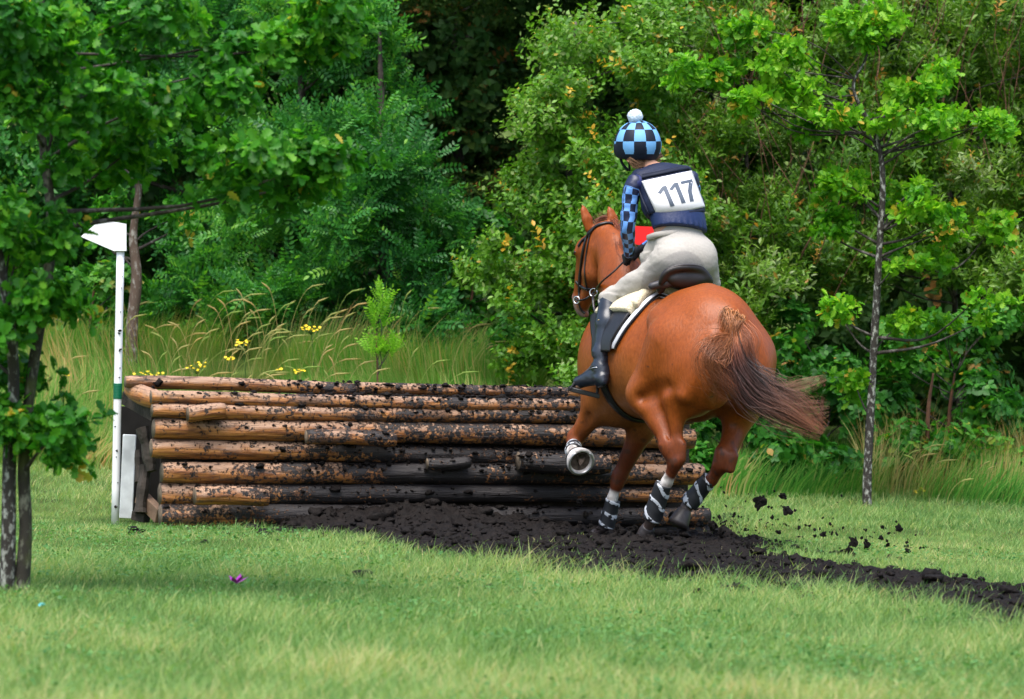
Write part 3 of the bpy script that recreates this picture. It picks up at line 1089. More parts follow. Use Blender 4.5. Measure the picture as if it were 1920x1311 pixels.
# leg boots: dark wraps with pale spiral bands
mboot = bpy.data.materials.new("striped_wrap"); mboot.use_nodes = True
n_, L_ = mboot.node_tree.nodes, mboot.node_tree.links
at = n_.new("ShaderNodeAttribute"); at.attribute_name = "luv"
sp = n_.new("ShaderNodeSeparateXYZ"); L_.new(at.outputs["Vector"], sp.inputs[0])
fr_ = n_.new("ShaderNodeMath"); fr_.operation = 'FRACT'; L_.new(sp.outputs["X"], fr_.inputs[0])
gt_ = n_.new("ShaderNodeMath"); gt_.operation = 'LESS_THAN'; gt_.inputs[1].default_value = .27; L_.new(fr_.outputs[0], gt_.inputs[0])
mx_ = n_.new("ShaderNodeMix"); mx_.data_type = 'RGBA'; mx_.inputs["A"].default_value = (.008, .009, .012, 1); mx_.inputs["B"].default_value = (.48, .51, .55, 1)
tc_ = n_.new("ShaderNodeTexCoord"); nn2 = n_.new("ShaderNodeTexNoise"); nn2.inputs["Scale"].default_value = 38; nn2.inputs["Detail"].default_value = 5
L_.new(tc_.outputs["Object"], nn2.inputs["Vector"])
lt_ = n_.new("ShaderNodeMath"); lt_.operation = 'LESS_THAN'; lt_.inputs[1].default_value = .56; L_.new(nn2.outputs["Fac"], lt_.inputs[0])
ml_ = n_.new("ShaderNodeMath"); ml_.operation = 'MULTIPLY'; L_.new(lt_.outputs[0], ml_.inputs[0]); L_.new(gt_.outputs[0], ml_.inputs[1])
L_.new(ml_.outputs[0], mx_.inputs["Factor"]); L_.new(mx_.outputs["Result"], n_["Principled BSDF"].inputs["Base Color"])
n_["Principled BSDF"].inputs["Roughness"].default_value = .6


def wrap(pts, rad, turns, lean=1.0):
    W = spline([toW(J(*p)) for p in pts], 26)
    rr = np.interp(np.linspace(0, 1, 26), np.linspace(0, 1, len(rad)), rad)
    V, F, al, an = tube(W, rr, 28)
    ph = al / al.max() * turns + lean * .5 * np.cos(an + .8)
    ph = ph + .22 * vnoise(V * 16, 7)
    fr = ph - np.floor(ph)
    cen = np.repeat(W, 28, 0)
    V = cen + (V - cen) * (1 + .07 * np.sin(np.minimum(fr / .27, 1) * math.pi) + .05 * fbm(V * 30, 2, 4))[:, None]
    luv = np.stack([ph, al, an], -1)
    return build("leg_boot", V, F, mboot, horse, True, {"luv": ('FLOAT_VECTOR', luv)})


wrap([(1244, 908, .26, .18), (1234, 938, .30, .18), (1222, 974, .34, .18)], [.054, .058, .064], 2.2, .7)
wrap([(1330, 898, .14, -.2), (1312, 920, .20, -.2), (1290, 946, .22, -.2)], [.052, .056, .062], 2.1, .8)
wrap([(1150, 938, 1.52, -.14), (1143, 962, 1.54, -.14), (1137, 988, 1.555, -.14)], [.049, .052, .057], 2.2, .35)
wrap([(1076, 838, 1.56, .22), (1075, 842, 1.46, .22), (1075, 846, 1.40, .22)], [.050, .052, .055], 1.2, .3)
# rubber overreach ring at the left fore pastern
V, F, _, _ = tube([ha - hd * .0, ha + hd * .02, ha + hd * .05], [.05, .062, .08], 22, caps=False)
m_black = mat("black_leather", (.012, .012, .014), .38, .5)
build("overreach_boot", V, F, m_black, horse)
# eye
V, F = lumps([toW(J(1078.5, 474, 2.19, .105))], [.014], 1, squash=1)
build("eye", V, F, mat("eye_gloss", (.01, .006, .004), .1, .8), horse)


def strands(name, guides, widths, n, col_fn, w0, mt, parent, segs=12, curl=.3, seed=0, dw=.5, tipvar=.5):
    """hair as thin three-sided strands along a guide. guides: rows of world points; widths: spread radius (m) along it"""
    r = np.random.default_rng(seed)
    G = np.asarray(guides, float)
    t = np.linspace(0, 1, segs)
    C = spline(G, 200)
    T = np.gradient(C, axis=0); T /= np.linalg.norm(T, axis=1)[:, None]
    side = np.cross(T, np.array([0, 1.0, 0])); side /= np.linalg.norm(side, axis=1)[:, None] + 1e-9
    dep = np.cross(T, side)
    W = np.interp(np.linspace(0, 1, 200), np.linspace(0, 1, len(widths)), widths)
    a = r.normal(0, .55, n); b = r.normal(0, .45, n)
    end = 1 - tipvar * r.uniform(0, 1, n) ** 1.5
    start = .12 * r.uniform(0, 1, n) ** 2
    TT = start[:, None] + (end - start)[:, None] * t[None]
    ii = np.clip((TT * 199), 0, 198.999); i0 = ii.astype(int); fr = (ii - i0)[..., None]
    lerp = lambda A: A[i0] * (1 - fr) + A[i0 + 1] * fr
    base = lerp(C); sd_ = lerp(side); dp = lerp(dep); ww = lerp(W[:, None])
    ph = r.uniform(0, 6.28, (n, 1)); fq = r.uniform(3, 9, (n, 1))
    wob = curl * (np.sin(fq * TT + ph) + .5 * np.sin(fq * 2.3 * TT + ph * 2))
    clump = vnoise(np.stack([a[:, None] * 3.2 + 0 * TT, b[:, None] * 3.2 + 0 * TT, TT * 3.5], -1), seed + 3)
    A = (a[:, None] * (1 - .3 * TT) + wob * .35 + clump * .62)[..., None]
    B = (b[:, None] + wob * .2 + .3 * clump)[..., None]
    X = base + sd_ * A * ww + dp * B * ww * dw
    tw = (w0 * (1 - .85 * t ** 1.5))[None, :, None] * r.uniform(.6, 1.3, (n, 1, 1))
    tg = np.gradient(X, axis=1); tg /= np.linalg.norm(tg, axis=2)[..., None] + 1e-9
    s1 = np.cross(tg, np.array([0.1, 1, .1])); s1 /= np.linalg.norm(s1, axis=2)[..., None] + 1e-9
    s2 = np.cross(tg, s1)
    ring = np.stack([X + s1 * tw, X - s1 * tw * .5 + s2 * tw * .8, X - s1 * tw * .5 - s2 * tw * .8], 2)   # n,segs,3,3
    V = ring.reshape(-1, 3)
    k = np.arange(n * segs * 3).reshape(n, segs, 3)
    F = []
    for j in range(3):
        j2 = (j + 1) % 3
        F.append(np.stack([k[:, :-1, j], k[:, :-1, j2], k[:, 1:, j2], k[:, 1:, j]], -1).reshape(-1, 4))
    F = np.concatenate(F)
    cc = col_fn(TT, a[:, None] + 0 * TT, r.uniform(0, 1, (n, 1)) + 0 * TT)
    cc = np.repeat(cc[:, :, None, :], 3, 2).reshape(-1, 3)
    return V, F, cc


def pile(name, parts, mt, parent):
    V, F, Cc, n = [], [], [], 0
    for v, f, c in parts:
        V.append(v); F.append(f + n); Cc.append(c); n += len(v)
    return build(name, np.concatenate(V), np.concatenate(F), mt, parent, True, {"Col": ('FLOAT_COLOR', np.concatenate(Cc))})


m_hair = colmat("tail_hair", .42, .5)


def mixc(a, b, t): return np.array(a) * (1 - t[..., None]) + np.array(b) * t[..., None]


def tailcol(t, a, r):
    c = mixc((.34, .11, .035), (.16, .045, .02), sstep(.12, .3, t))
    c = c * (1 - sstep(.25, .45, t)[..., None]) + np.array((.055, .024, .020)) * sstep(.25, .45, t)[..., None]  # shadowed middle of the tail put into the strand colour
    c = c * (1 - sstep(.65, 1, t)[..., None]) + np.array((.25, .095, .045)) * sstep(.6, 1, t)[..., None]
    c = c * (1 - (.6 * sstep(-.1, .6, a) * sstep(.2, .35, t) * sstep(.75, .55, t))[..., None])  # same painted shade, stronger on the right side
    return c * (.45 + .9 * r + .25 * np.sin(a * 9))[..., None].clip(.2, 2)


def tpt(x, y, Y): return P(x, y, Y)


parts = []
parts.append(strands("", [tpt(1373, 598, 23.93), tpt(1378, 640, 23.84), tpt(1388, 690, 23.80), tpt(1420, 735, 23.76), tpt(1478, 772, 23.70), tpt(1545, 812, 23.66)],
                     [.02, .035, .085, .12, .13, .07], 760, tailcol, .0031, m_hair, horse, 16, .30, 1))
parts.append(strands("", [tpt(1385, 640, 23.86), tpt(1402, 700, 23.82), tpt(1450, 735, 23.75), tpt(1500, 725, 23.72), tpt(1552, 708, 23.70)],
                     [.05, .08, .07, .05, .03], 230, lambda t, a, r: mixc((.10, .045, .03), (.24, .13, .065), t) * (.6 + .8 * r)[..., None], .0014, m_hair, horse, 16, .5, 2))
parts.append(strands("", [tpt(1400, 690, 23.80), tpt(1450, 745, 23.74), tpt(1500, 765, 23.70), tpt(1556, 770, 23.68)],
                     [.04, .10, .12, .10], 160, lambda t, a, r: mixc((.09, .04, .03), (.22, .10, .055), t) * (.6 + .8 * r)[..., None], .0015, m_hair, horse, 14, .5, 3))
parts.append(strands("", [tpt(1370, 632, 23.84), tpt(1344, 652, 23.74), tpt(1326, 678, 23.68), tpt(1348, 715, 23.72), tpt(1390, 752, 23.76)],
                     [.03, .08, .10, .09, .05], 260, lambda t, a, r: mixc((.36, .13, .045), (.15, .05, .028), t) * (.6 + .8 * r)[..., None], .0015, m_hair, horse, 14, .6, 4))
parts.append(strands("", [tpt(1388, 605, 23.90), tpt(1408, 640, 23.82), tpt(1412, 690, 23.80), tpt(1440, 740, 23.74)],
                     [.03, .05, .06, .05], 130, lambda t, a, r: mixc((.33, .10, .035), (.08, .03, .025), t) * (.6 + .8 * r)[..., None], .0018, m_hair, horse, 14, .4, 5))
parts.append(strands("", [tpt(1378, 586, 23.97), tpt(1371, 604, 23.88), tpt(1370, 650, 23.84)],
                     [.05, .072, .055], 270, lambda t, a, r: mixc((.50, .22, .08), (.30, .085, .022), t ** .8) * (.4 + .95 * r)[..., None], .0027, m_hair, horse, 8, .4, 6))
pile("tail", parts, m_hair, horse)
mc = lambda t, a, r: mixc((.24, .065, .025), (.20, .06, .025), t) * (.6 + .8 * r)[..., None]
parts = [strands("", [tpt(1146, 412, 25.86), tpt(1132, 410, 25.9), tpt(1118, 420, 25.86), tpt(1108, 434, 25.8)], [.02, .04, .045, .05], 90, mc, .0018, m_hair, horse, 8, .5, 7),
         strands("", [tpt(1136, 414, 25.86), tpt(1150, 424, 25.75), tpt(1160, 445, 25.6), tpt(1166, 470, 25.45)], [.025, .04, .05, .05], 130, mc, .002, m_hair, horse, 8, .5, 8),
         strands("", [tpt(1150, 425, 25.78), tpt(1162, 446, 25.6), tpt(1175, 480, 25.4), tpt(1195, 520, 25.2)], [.03, .05, .06, .05], 160, mc, .002, m_hair, horse, 8, .5, 9)]
pile("mane", parts, m_hair, horse)

# ------------------------------------------------------------------ bridle and reins (worn by the horse)
bridle = empty("bridle", (0, 0, 0))
bridle.parent = horse


def strap(name, pxs, wd, th, mt, parent, bvh=None, off=.006, n=24, uvd=None):
    """leather strap laid on the surface seen at these pixels"""
    q = spline(np.array([p[:2] for p in pxs], float), n)
    pts, nr = [], []
    for x, y in q:
        h = hit(x, y, bvh, off) if bvh else None
        if h is None: continue
        pts.append(h[0]); nr.append(h[1])
    pts, nr = np.array(pts), np.array(nr)
    return ribbon(name, pts, nr, wd, th, mt, parent)


def ribbon(name, pts, nr, wd, th, mt, parent):
    T = np.gradient(pts, axis=0); T /= np.linalg.norm(T, axis=1)[:, None] + 1e-9
    S = np.cross(T, nr); S /= np.linalg.norm(S, axis=1)[:, None] + 1e-9
    N = np.cross(S, T)
    V = np.stack([pts + S * wd / 2, pts + N * th, pts - S * wd / 2, pts - N * th * .3], 1).reshape(-1, 3)
    F = []
    for i in range(len(pts) - 1):
        for j in range(4):
            k = (j + 1) % 4
            F.append((i * 4 + j, i * 4 + k, i * 4 + 4 + k, i * 4 + 4 + j))
    return build(name, V, F, mt, parent)


bp_ = bridle
strap("headpiece", [(1153, 424), (1142, 419), (1131, 420), (1118, 425), (1106, 436), (1099, 448)], .032, .008, m_black, bp_, hb)
strap("cheek_strap", [(1100, 446), (1094, 470), (1090, 500), (1087, 530), (1087, 558)], .026, .008, m_black, bp_, hb)
strap("noseband", [(1081, 528), (1088, 536), (1098, 541), (1108, 541)], .024, .008, m_black, bp_, hb)
strap("throat_latch", [(1107, 438), (1101, 470), (1097, 510), (1102, 545)], .014, .005, m_black, bp_, hb)
strap("browband", [(1100, 446), (1092, 452), (1085, 462)], .026, .007, m_black, bp_, hb)
strap("drop_noseband", [(1078, 556), (1085, 566), (1090, 580), (1097, 588)], .018, .006, m_black, bp_, hb)
m_steel = mat("bright_steel", (.75, .75, .76), .22, .5, .9)


def ringobj(name, c, r, th, nrm, mt, parent):
    nrm = np.asarray(nrm, float); nrm /= np.linalg.norm(nrm)
    a = np.cross(nrm, (0, 0, 1)); a /= np.linalg.norm(a); b = np.cross(nrm, a)
    n, m = 28, 8
    V, F = [], []
    for i in range(n):
        t = 2 * math.pi * i / n
        d = math.cos(t) * a + math.sin(t) * b
        for j in range(m):
            s_ = 2 * math.pi * j / m
            V.append(c + d * (r + th * math.cos(s_)) + nrm * th * math.sin(s_))
            F.append((i * m + j, ((i + 1) % n) * m + j, ((i + 1) % n) * m + (j + 1) % m, i * m + (j + 1) % m))
    return build(name, np.array(V), F, mt, parent)


h1 = hit(1087, 563, hb, .022)[0]
h2 = hit(1113, 541, hb, .035)[0]
ringobj("bit_ring", h1, .024, .005, (-.6, -.8, 0), m_steel, bp_)
ringobj("martingale_ring", h2, .027, .005, (-.5, -.85, .1), m_steel, bp_)
# reins from the bit to the hands, and the breastplate strap
gl = P(1171, 489, 25.22)
gr_ = P(1200, 478, 25.35)
V, F, _, _ = tube(spline([h1, (h1 + h2) / 2 + (0, -.02, -.02), h2, P(1128, 529, 25.28), P(1150, 510, 25.16), gl], 24), .014, 8, flat=(1, .45)); build("rein", V, F, m_black, bp_)
V, F, _, _ = tube(spline([h1 + hl * -.14, P(1125, 552, 25.75), P(1165, 510, 25.5), gr_], 16), .008, 8, flat=(1, .45)); build("rein", V, F, m_black, bp_)
V, F, _, _ = tube(spline([h2, P(1112, 558, 25.38), P(1114, 578, 25.3), P(1122, 600, 25.15)], 12), .009, 8, flat=(1, .5)); build("martingale_strap", V, F, m_black, bp_)

# ------------------------------------------------------------------ saddle pad, saddle
AXZ = 1.17


def drape(u, th, off):
    """point on the horse's barrel at forward distance u and angle th (0 top, + left side), pushed out by off"""
    d = np.array([0, math.sin(th), math.cos(th)])
    o = np.array([u, 0, AXZ])
    best = hb.ray_cast(Vector(toW(o + d * .95)), Vector(toW(o) - toW(o + d * .95)).normalized())
    if best[0] is None: return toW(o + d * .35)
    q = toL(np.array(best[0]))
    return toW(q + d * off)


def padmesh(name, u0f, u1f, t0, t1, off, thick, mt, parent, nu=26, nt=60):
    G = []
    for i in range(nt + 1):
        th = t0 + (t1 - t0) * i / nt
        a, b = u0f(th), u1f(th)
        G.append([drape(a + (b - a) * j / nu, th, off) for j in range(nu + 1)])
    G = np.array(G)
    for _ in range(2):
        G[1:-1, 1:-1] = .5 * G[1:-1, 1:-1] + .125 * (G[2:, 1:-1] + G[:-2, 1:-1] + G[1:-1, 2:] + G[1:-1, :-2])
    n, m = G.shape[:2]
    V = G.reshape(-1, 3)
    F = [(i * m + j, (i + 1) * m + j, (i + 1) * m + j + 1, i * m + j + 1) for i in range(n - 1) for j in range(m - 1)]
    o = build(name, V, F, mt, parent)
    s = o.modifiers.new("solid", 'SOLIDIFY'); s.thickness = thick; s.offset = 0
    return o, G


m_cloth = mat("black_numnah_cloth", (.013, .013, .016), .8, .3, bump=.4, bscale=120)
m_whiteb = mat("white_binding", (.72, .74, .80), .7, .3, bump=.2, bscale=150)
m_fleece = mat("cream_sheepskin", (.62, .56, .40), .95, .1, bump=1.0, bscale=90)
m_brownl = mat("dark_brown_leather", (.009, .006, .006), .5, .5, var=.2, vscale=8)
m_grayl = mat("smooth_grey_leather", (.035, .032, .036), .4, .5)

def edgefn(pxs):
    q = spline(np.array(pxs, float), 30); us, ts = [], []
    for x_, y_ in q:
        h = hit(x_, y_, hb)
        if h is None: continue
        l_ = toL(h[0]); us.append(l_[0]); ts.append(math.atan2(l_[1], l_[2] - AXZ))
    o_ = np.argsort(ts)
    return lambda t: float(np.interp(abs(t), np.array(ts)[o_], np.array(us)[o_]))


rear = edgefn([(1290, 536), (1250, 549), (1224, 563), (1197, 591), (1173, 621), (1155, 651)])
frear = edgefn([(1300, 534), (1262, 541), (1230, 553), (1208, 569), (1197, 586)])
ffront = edgefn([(1140, 540), (1120, 568), (1115, 600), (1120, 640)])
flrear = edgefn([(1214, 570), (1196, 590), (1172, 625), (1160, 645)])
padr = empty("saddle_pad", toW(np.array([1.0, 0, 1.5])), "black saddle cloth with a white edge and cream fleece lying over the chestnut horse's back", "saddle pad")
po, G = padmesh("cloth", rear, lambda t: min(ffront(t) - .02, 1.30 + .30 * sstep(R(28), R(62), abs(t))), R(-80), R(80), .012, .012, m_cloth, padr)
edge = G[:, 0]
V, F, _, _ = tube(G[:, 0] + hf * .012, .021, 10); build("binding", V, F, m_whiteb, padr)
V, F, _, _ = tube(G[:, 0] - hf * .012, .008, 8); build("piping", V, F, m_cloth, padr)
fo, G2 = padmesh("fleece", lambda t: frear(t) + .005, lambda t: 1.30, R(-42), R(42), .045, .075, m_fleece, padr, 20, 40)

V, F, _, _ = tube(G2[3:-3, 0] + (0, 0, .012), .034, 10)
V = V + .008 * fbm(V * 30, 2, 9)[:, None]
build('fleece_roll', V, F, m_fleece, padr)
sad = empty("saddle", toW(np.array([1.0, 0, 1.6])), "dark brown leather jumping saddle under the rider", "saddle")
S = SDF((.45, -.42, 1.30), (1.45, .42, 1.95), .009)
cl = [J(1240, 530, .66, .15), J(1247, 514, .62, .13), J(1262, 505, .59, .08), J(1285, 502, .57, .0), J(1308, 504, .59, -.08), J(1321, 512, .62, -.12), J(1328, 530, .66, -.15)]
cl = list(spline(np.array(cl), 25))
S.chain(cl, [.021] * 25, .008)
S.ell(J(1285, 524, .63, 0), (.05, .135, .062), .02)
S.chain([c * np.array([1, .85, 1]) + np.array([.05, 0, -.045]) for c in cl], [.030] * 25, .008)
S.ell(J(1283, 524, .86, 0), (.22, .17, .055), .05)
S.cap(J(1283, 522, .78, 0), J(1250, 505, 1.2, 0), .07, .05, .06, sc=(1, .7, 1))
S.cap(J(1250, 505, 1.2, 0), J(1240, 490, 1.28, 0), .06, .05, .05, sc=(1, .8, 1))
V, Q = S.mesh(); build("seat", toW(relax(V, Q, 2)), Q, m_brownl, sad)
V, F, _, _ = tube(spline([toW(c + np.array([-.012, 0, .018])) for c in cl[1:-1]], 40), .006, 8); build("cantle_piping", V, F, m_grayl, sad)
S = SDF((.45, -.42, 1.30), (1.45, .42, 1.95), .010)
S.chain([J(1222, 537, .72, .19), J(1250, 530, .66, .10), J(1283, 527, .64, 0), J(1312, 529, .66, -.10), J(1334, 536, .72, -.17)], [.026, .03, .022, .03, .026], .03)
V, Q = S.mesh(); build("panel", toW(relax(V, Q, 2)), Q, m_grayl, sad)
for sgn in (1, -1):
    a0, a1 = (R(22), R(84)) if sgn > 0 else (R(-84), R(-22))
    padmesh("flap", lambda t: max(flrear(t), .80 if abs(t) < .5 else 0) + .02, lambda t: min(ffront(t) - .04 * sstep(R(60), R(84), abs(t)), 1.26 + .34 * sstep(R(25), R(60), abs(t))), a0, a1, .045, .012, m_black, sad, 22, 30)
# girth round the belly
gp = [drape(1.13, t, .012) for t in np.linspace(R(80), R(280), 60)]
gn = [np.array(drape(1.13, t, .05)) - np.array(drape(1.13, t, .012)) for t in np.linspace(R(80), R(280), 60)]
gn = np.array(gn); gn /= np.linalg.norm(gn, axis=1)[:, None]
ribbon("girth", np.array(gp), gn, .11, .018, m_black, sad)
V, F, _, _ = tube([gp[j] for j in range(6, 34, 3)], .016, 8); build("girth_roll", V, F, m_black, sad)

# stirrups
for (tx, ty, bx, by, v_) in ((1121, 682, 1093, 722, .40),):
    top_ = toW(J(1114, 683, 1.27, v_ + .02))
    fl_, fr2 = toW(J(1070, 730, 1.30, v_ + .05)), toW(J(1119, 742, 1.22, v_ - .03))
    st = empty("stirrup", (0, 0, 0)); st.parent = sad; st.location = (0, 0, 0)
    st.location = tuple(-np.array(sad.location)); sadoff = st
    arch = spline([fl_, fl_ + (top_ - fl_) * .35 + hl * .015, fl_ + (top_ - fl_) * .8, top_ + (0, 0, .01), top_ + (fr2 - top_) * .25, top_ + (fr2 - top_) * .75 - hl * .01, fr2], 40)
    V, F, _, _ = tube(arch, .012, 10, flat=(1.2, .8)); build("stirrup_arch", V, F, m_grayl, st)
    V, F = box((fl_ + fr2) / 2, (fr2 - fl_) * .52, hf * .035 + np.array([0, 0, .004]), np.array([0, 0, .016])); o = build("tread", V, F, m_black, st, False)
    bv = o.modifiers.new("b", 'BEVEL'); bv.width = .005; bv.segments = 2
    V, F, _, _ = tube(spline([top_, toW(J(1120, 650, 1.26, v_ - .03)), toW(J(1135, 590, 1.24, v_ - .06))], 10), .012, 8, flat=(1, .35)); build("stirrup_leather", V, F, m_black, st)
# far side
stp = empty("stirrup", (0, 0, 0)); stp.parent = sad; stp.location = tuple(-np.array(sad.location))
cR = np.array([1.30, -.42, .88])
arch = spline([toW(cR + (0, .06, 0)), toW(cR + (0, .055, .08)), toW(cR + (0, 0, .15)), toW(cR + (0, -.055, .08)), toW(cR + (0, -.06, 0))], 30)
V, F, _, _ = tube(arch, .009, 8); build("stirrup_arch", V, F, m_grayl, stp)
V, F = box(toW(cR), hl * .06, hf * .03, np.array([0, 0, .01])); build("tread", V, F, m_black, stp, False)

# ------------------------------------------------------------------ rider
m_skin = mat("skin", (.50, .27, .18), .55, .4)
m_breech = mat("stone_breeches", (.37, .35, .32), .78, .25, bump=.25, bscale=14, var=.04, vscale=9)
m_navy = mat("navy_vest", (.004, .010, .036), .62, .35, bump=.3, bscale=70, var=.12, vscale=20)
m_navyd = mat("dark_navy_webbing", (.006, .010, .026), .7, .3)
m_bootl = mat("polished_black_boot", (.014, .020, .032), .3, .55, var=.25, vscale=10, bump=.12, bscale=18)
m_bib = mat("white_number_bib", (.74, .74, .77), .65, .3)
m_ink = mat("bib_ink", (.075, .095, .13), .6, .3)
m_glove = mat("black_glove", (.012, .013, .018), .7, .3)

pel = J(1280, 482, .84, 0)
pw = toW(pel)
person = SDF((.5, -.60, .75), (1.9, .62, 2.75), .011)
sL, eL, wL = J(1186, 346, 1.06, .20), J(1177, 425, 1.14, .30), J(1179, 477, 1.36, .16)
sR, eR, wR = J(1298, 340, 1.06, -.20), J(1290, 415, 1.16, -.30), J(1200, 470, 1.42, -.06)
hipL, hipR = J(1258, 492, .86, .11), J(1310, 490, .86, -.11)
knL, knR = J(1143, 560, 1.20, .31), np.array([1.24, -.36, 1.40])
anL, anR = J(1126, 688, 1.10, .42), np.array([1.16, -.42, .98])
nkp, hdp = J(1213, 310, 1.16, .02), J(1195, 276, 1.24, .04)
person.ell(pel, (.13, .16, .13), .05)
person.chain([pel, J(1268, 430, .92, 0), J(1255, 375, 1.02, 0), J(1240, 335, 1.10, 0)], [.11, .095, .11, .10], .06, sc=(1, 1 / 1.45, 1))
person.chain([sL + [0, -.02, -.02], eL, wL], [.036, .032, .026], .03).chain([sR + [0, .02, -.02], eR, wR], [.036, .032, .026], .03)
person.chain([hipL, knL, anL], [.09, .055, .038], .05).chain([hipR, knR, anR], [.09, .055, .038], .05)
person.cap(anL, J(1085, 722, 1.28, .43), .036, .028, .03).cap(anR, anR + np.array([.17, 0, -.05]), .036, .028, .03)
person.cap(J(1235, 330, 1.10, 0), nkp, .06, .052, .04).cap(nkp, hdp, .052, .06, .04)
person.ell(hdp + np.array([.01, 0, .03]), (.098, .078, .115), .04)
person.ell(hdp + np.array([.05, 0, -.05]), (.055, .055, .055), .03)          # jaw
person.cap(hdp + np.array([.105, .015, .0]), hdp + np.array([.122, .018, -.035]), .010, .014, .012)   # nose
for s_ in (1, -1):
    person.ell(hdp + np.array([.0, .080 * s_, -.01]), (.022, .010, .032), .01)    # ears
    person.ell(hdp + np.array([.092, .034 * s_, .018]), (.012, .016, .010), .01, 's')   # eye sockets
person.cap(hdp + np.array([.098, -.02, -.062]), hdp + np.array([.098, .02, -.062]), .008, .008, .008)   # lips
V, Q = person.mesh()
rider = build("person", toW(relax(V, Q, 2)), Q, m_skin, None, True, origin=pw)
tag(rider, "rider in blue checked hat and navy vest numbered 117, crouched over the saddle", "person")
for s_ in (1, -1):
    V, F = lumps([toW(hdp + np.array([.088, .034 * s_, .018]))], [.011], 3, squash=1)
    build("eye", V, F, m_white, rider)

# breeches
B = SDF((.5, -.60, 1.10), (1.7, .62, 2.1), .009)
B.ell(pel + np.array([-.0, 0, .0]), (.140, .165, .14), .05)
B.cap(J(1316, 470, .86, -.13), J(1334, 530, .95, -.24), .075, .06, .06)
B.cap(pel, J(1271, 428, .92, 0), .125, .105, .06, sc=(1, 1 / 1.5, 1))
B.ell(J(1266, 490, .80, .075), (.105, .10, .10), .07); B.ell(J(1303, 488, .80, -.075), (.11, .105, .105), .07)
B.cap(hipL, knL, .106, .066, .08).cap(hipR, knR, .106, .066, .08)
B.cap(knL, knL + (anL - knL) * .22, .068, .060, .04).cap(knR, knR + (anR - knR) * .22, .068, .060, .04)
B.cap(J(1228, 456, .98, .10), J(1212, 482, 1.05, .18), .05, .05, .06)
# folds
for a, b, r0 in (((1228, 462, 1.02, .2), (1200, 478, 1.1, .28), .006), ((1222, 474, .98, .24), (1190, 500, 1.1, .32), .005), ((1150, 530, 1.2, .36), (1160, 560, 1.14, .38), .005), ((1165, 545, 1.1, .40), (1150, 575, 1.14, .38), .004)):
    B.cap(J(*a), J(*b), r0 * 1.7, r0 * .8, .022, 's')
V, Q = B.mesh()
Vb = relax(V, Q, 2)
Vb = Vb + ((.015 * fbm(Vb * np.array([9, 4, 17]), 3, 17) - .014 * (1 - np.abs(vnoise(Vb * np.array([11, 5, 19]) + 3, 18))) ** 4 * sstep(.70, 1.1, Vb[:, 0])))[:, None] * np.array([.2, .7, .7])
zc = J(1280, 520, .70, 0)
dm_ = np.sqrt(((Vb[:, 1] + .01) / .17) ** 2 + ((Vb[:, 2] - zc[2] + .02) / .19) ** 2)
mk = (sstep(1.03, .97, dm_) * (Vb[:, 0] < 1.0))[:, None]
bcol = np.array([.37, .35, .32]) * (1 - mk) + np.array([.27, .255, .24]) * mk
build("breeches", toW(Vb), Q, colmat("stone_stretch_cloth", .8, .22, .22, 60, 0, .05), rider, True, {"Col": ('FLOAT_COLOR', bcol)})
wb = [toW(J(x, y, u, v)) for x, y, u, v in ((1214, 446, .98, .17), (1232, 440, .86, .15), (1262, 436, .80, .08), (1295, 432, .80, -.06), (1322, 428, .86, -.15))]
V, F, _, _ = tube(spline(wb, 30), .016, 8, flat=(.6, 1.2)); build("waistband", V, F, m_breech, rider)

# sleeves and shirt
chk = bpy.data.materials.new("blue_checked_cloth"); chk.use_nodes = True
n_, L_ = chk.node_tree.nodes, chk.node_tree.links
at = n_.new("ShaderNodeAttribute"); at.attribute_name = "luv"
ck = n_.new("ShaderNodeTexChecker"); ck.inputs["Scale"].default_value = 1.0
ck.inputs["Color1"].default_value = (.008, .014, .05, 1); ck.inputs["Color2"].default_value = (.14, .34, .80, 1)
L_.new(at.outputs["Vector"], ck.inputs["Vector"]); L_.new(ck.outputs["Color"], n_["Principled BSDF"].inputs["Base Color"])
n_["Principled BSDF"].inputs["Roughness"].default_value = .45


def sleeve(s0, e0, w0, fac=1.0):
    inw = np.array([0, -.045 * np.sign(s0[1]), .035])
    pts = spline([toW(s0 + inw), toW(s0 + inw * .45 + (e0 - s0) * .02), toW(s0 + (e0 - s0) * .18), toW(s0 + (e0 - s0) * .5), toW(e0), toW(e0 + (w0 - e0) * .55), toW(w0)], 60)
    t = np.linspace(0, 1, 60)
    rad = np.interp(t, [0, .05, .13, .3, .5, .66, .87, 1], [.030, .050, .062, .061, .053, .051, .040, .033]) * fac
    V, F, al, an = tube(pts, rad, 32)
    V = V + (.011 * fbm(V * np.array([12, 12, 24]), 3, 41))[:, None] * np.array([1, 1, .3])
    luv = np.stack([al / .058 + .01, an / (2 * math.pi) * 8 + .5, np.full(len(al), .5)], -1)
    luv[al < .075] = (1.5, .5, .5)
    return build("sleeve", V, F, chk, rider, True, {"luv": ('FLOAT_VECTOR', luv)})


sleeve(sL, eL, wL); sleeve(sR, eR, wR)
Sh = SDF((.7, -.48, 1.75), (1.5, .48, 2.45), .010)
Sh.cap(J(1240, 345, 1.08, 0), J(1222, 316, 1.14, 0), .10, .062, .03)
Sh.cap(J(1192, 345, 1.06, .18), J(1290, 338, 1.06, -.18), .062, .062, .03)
V, Q = Sh.mesh(); build("shirt", toW(relax(V, Q, 2)), Q, mat("navy_shirt", (.012, .020, .10), .5, .4), rider)

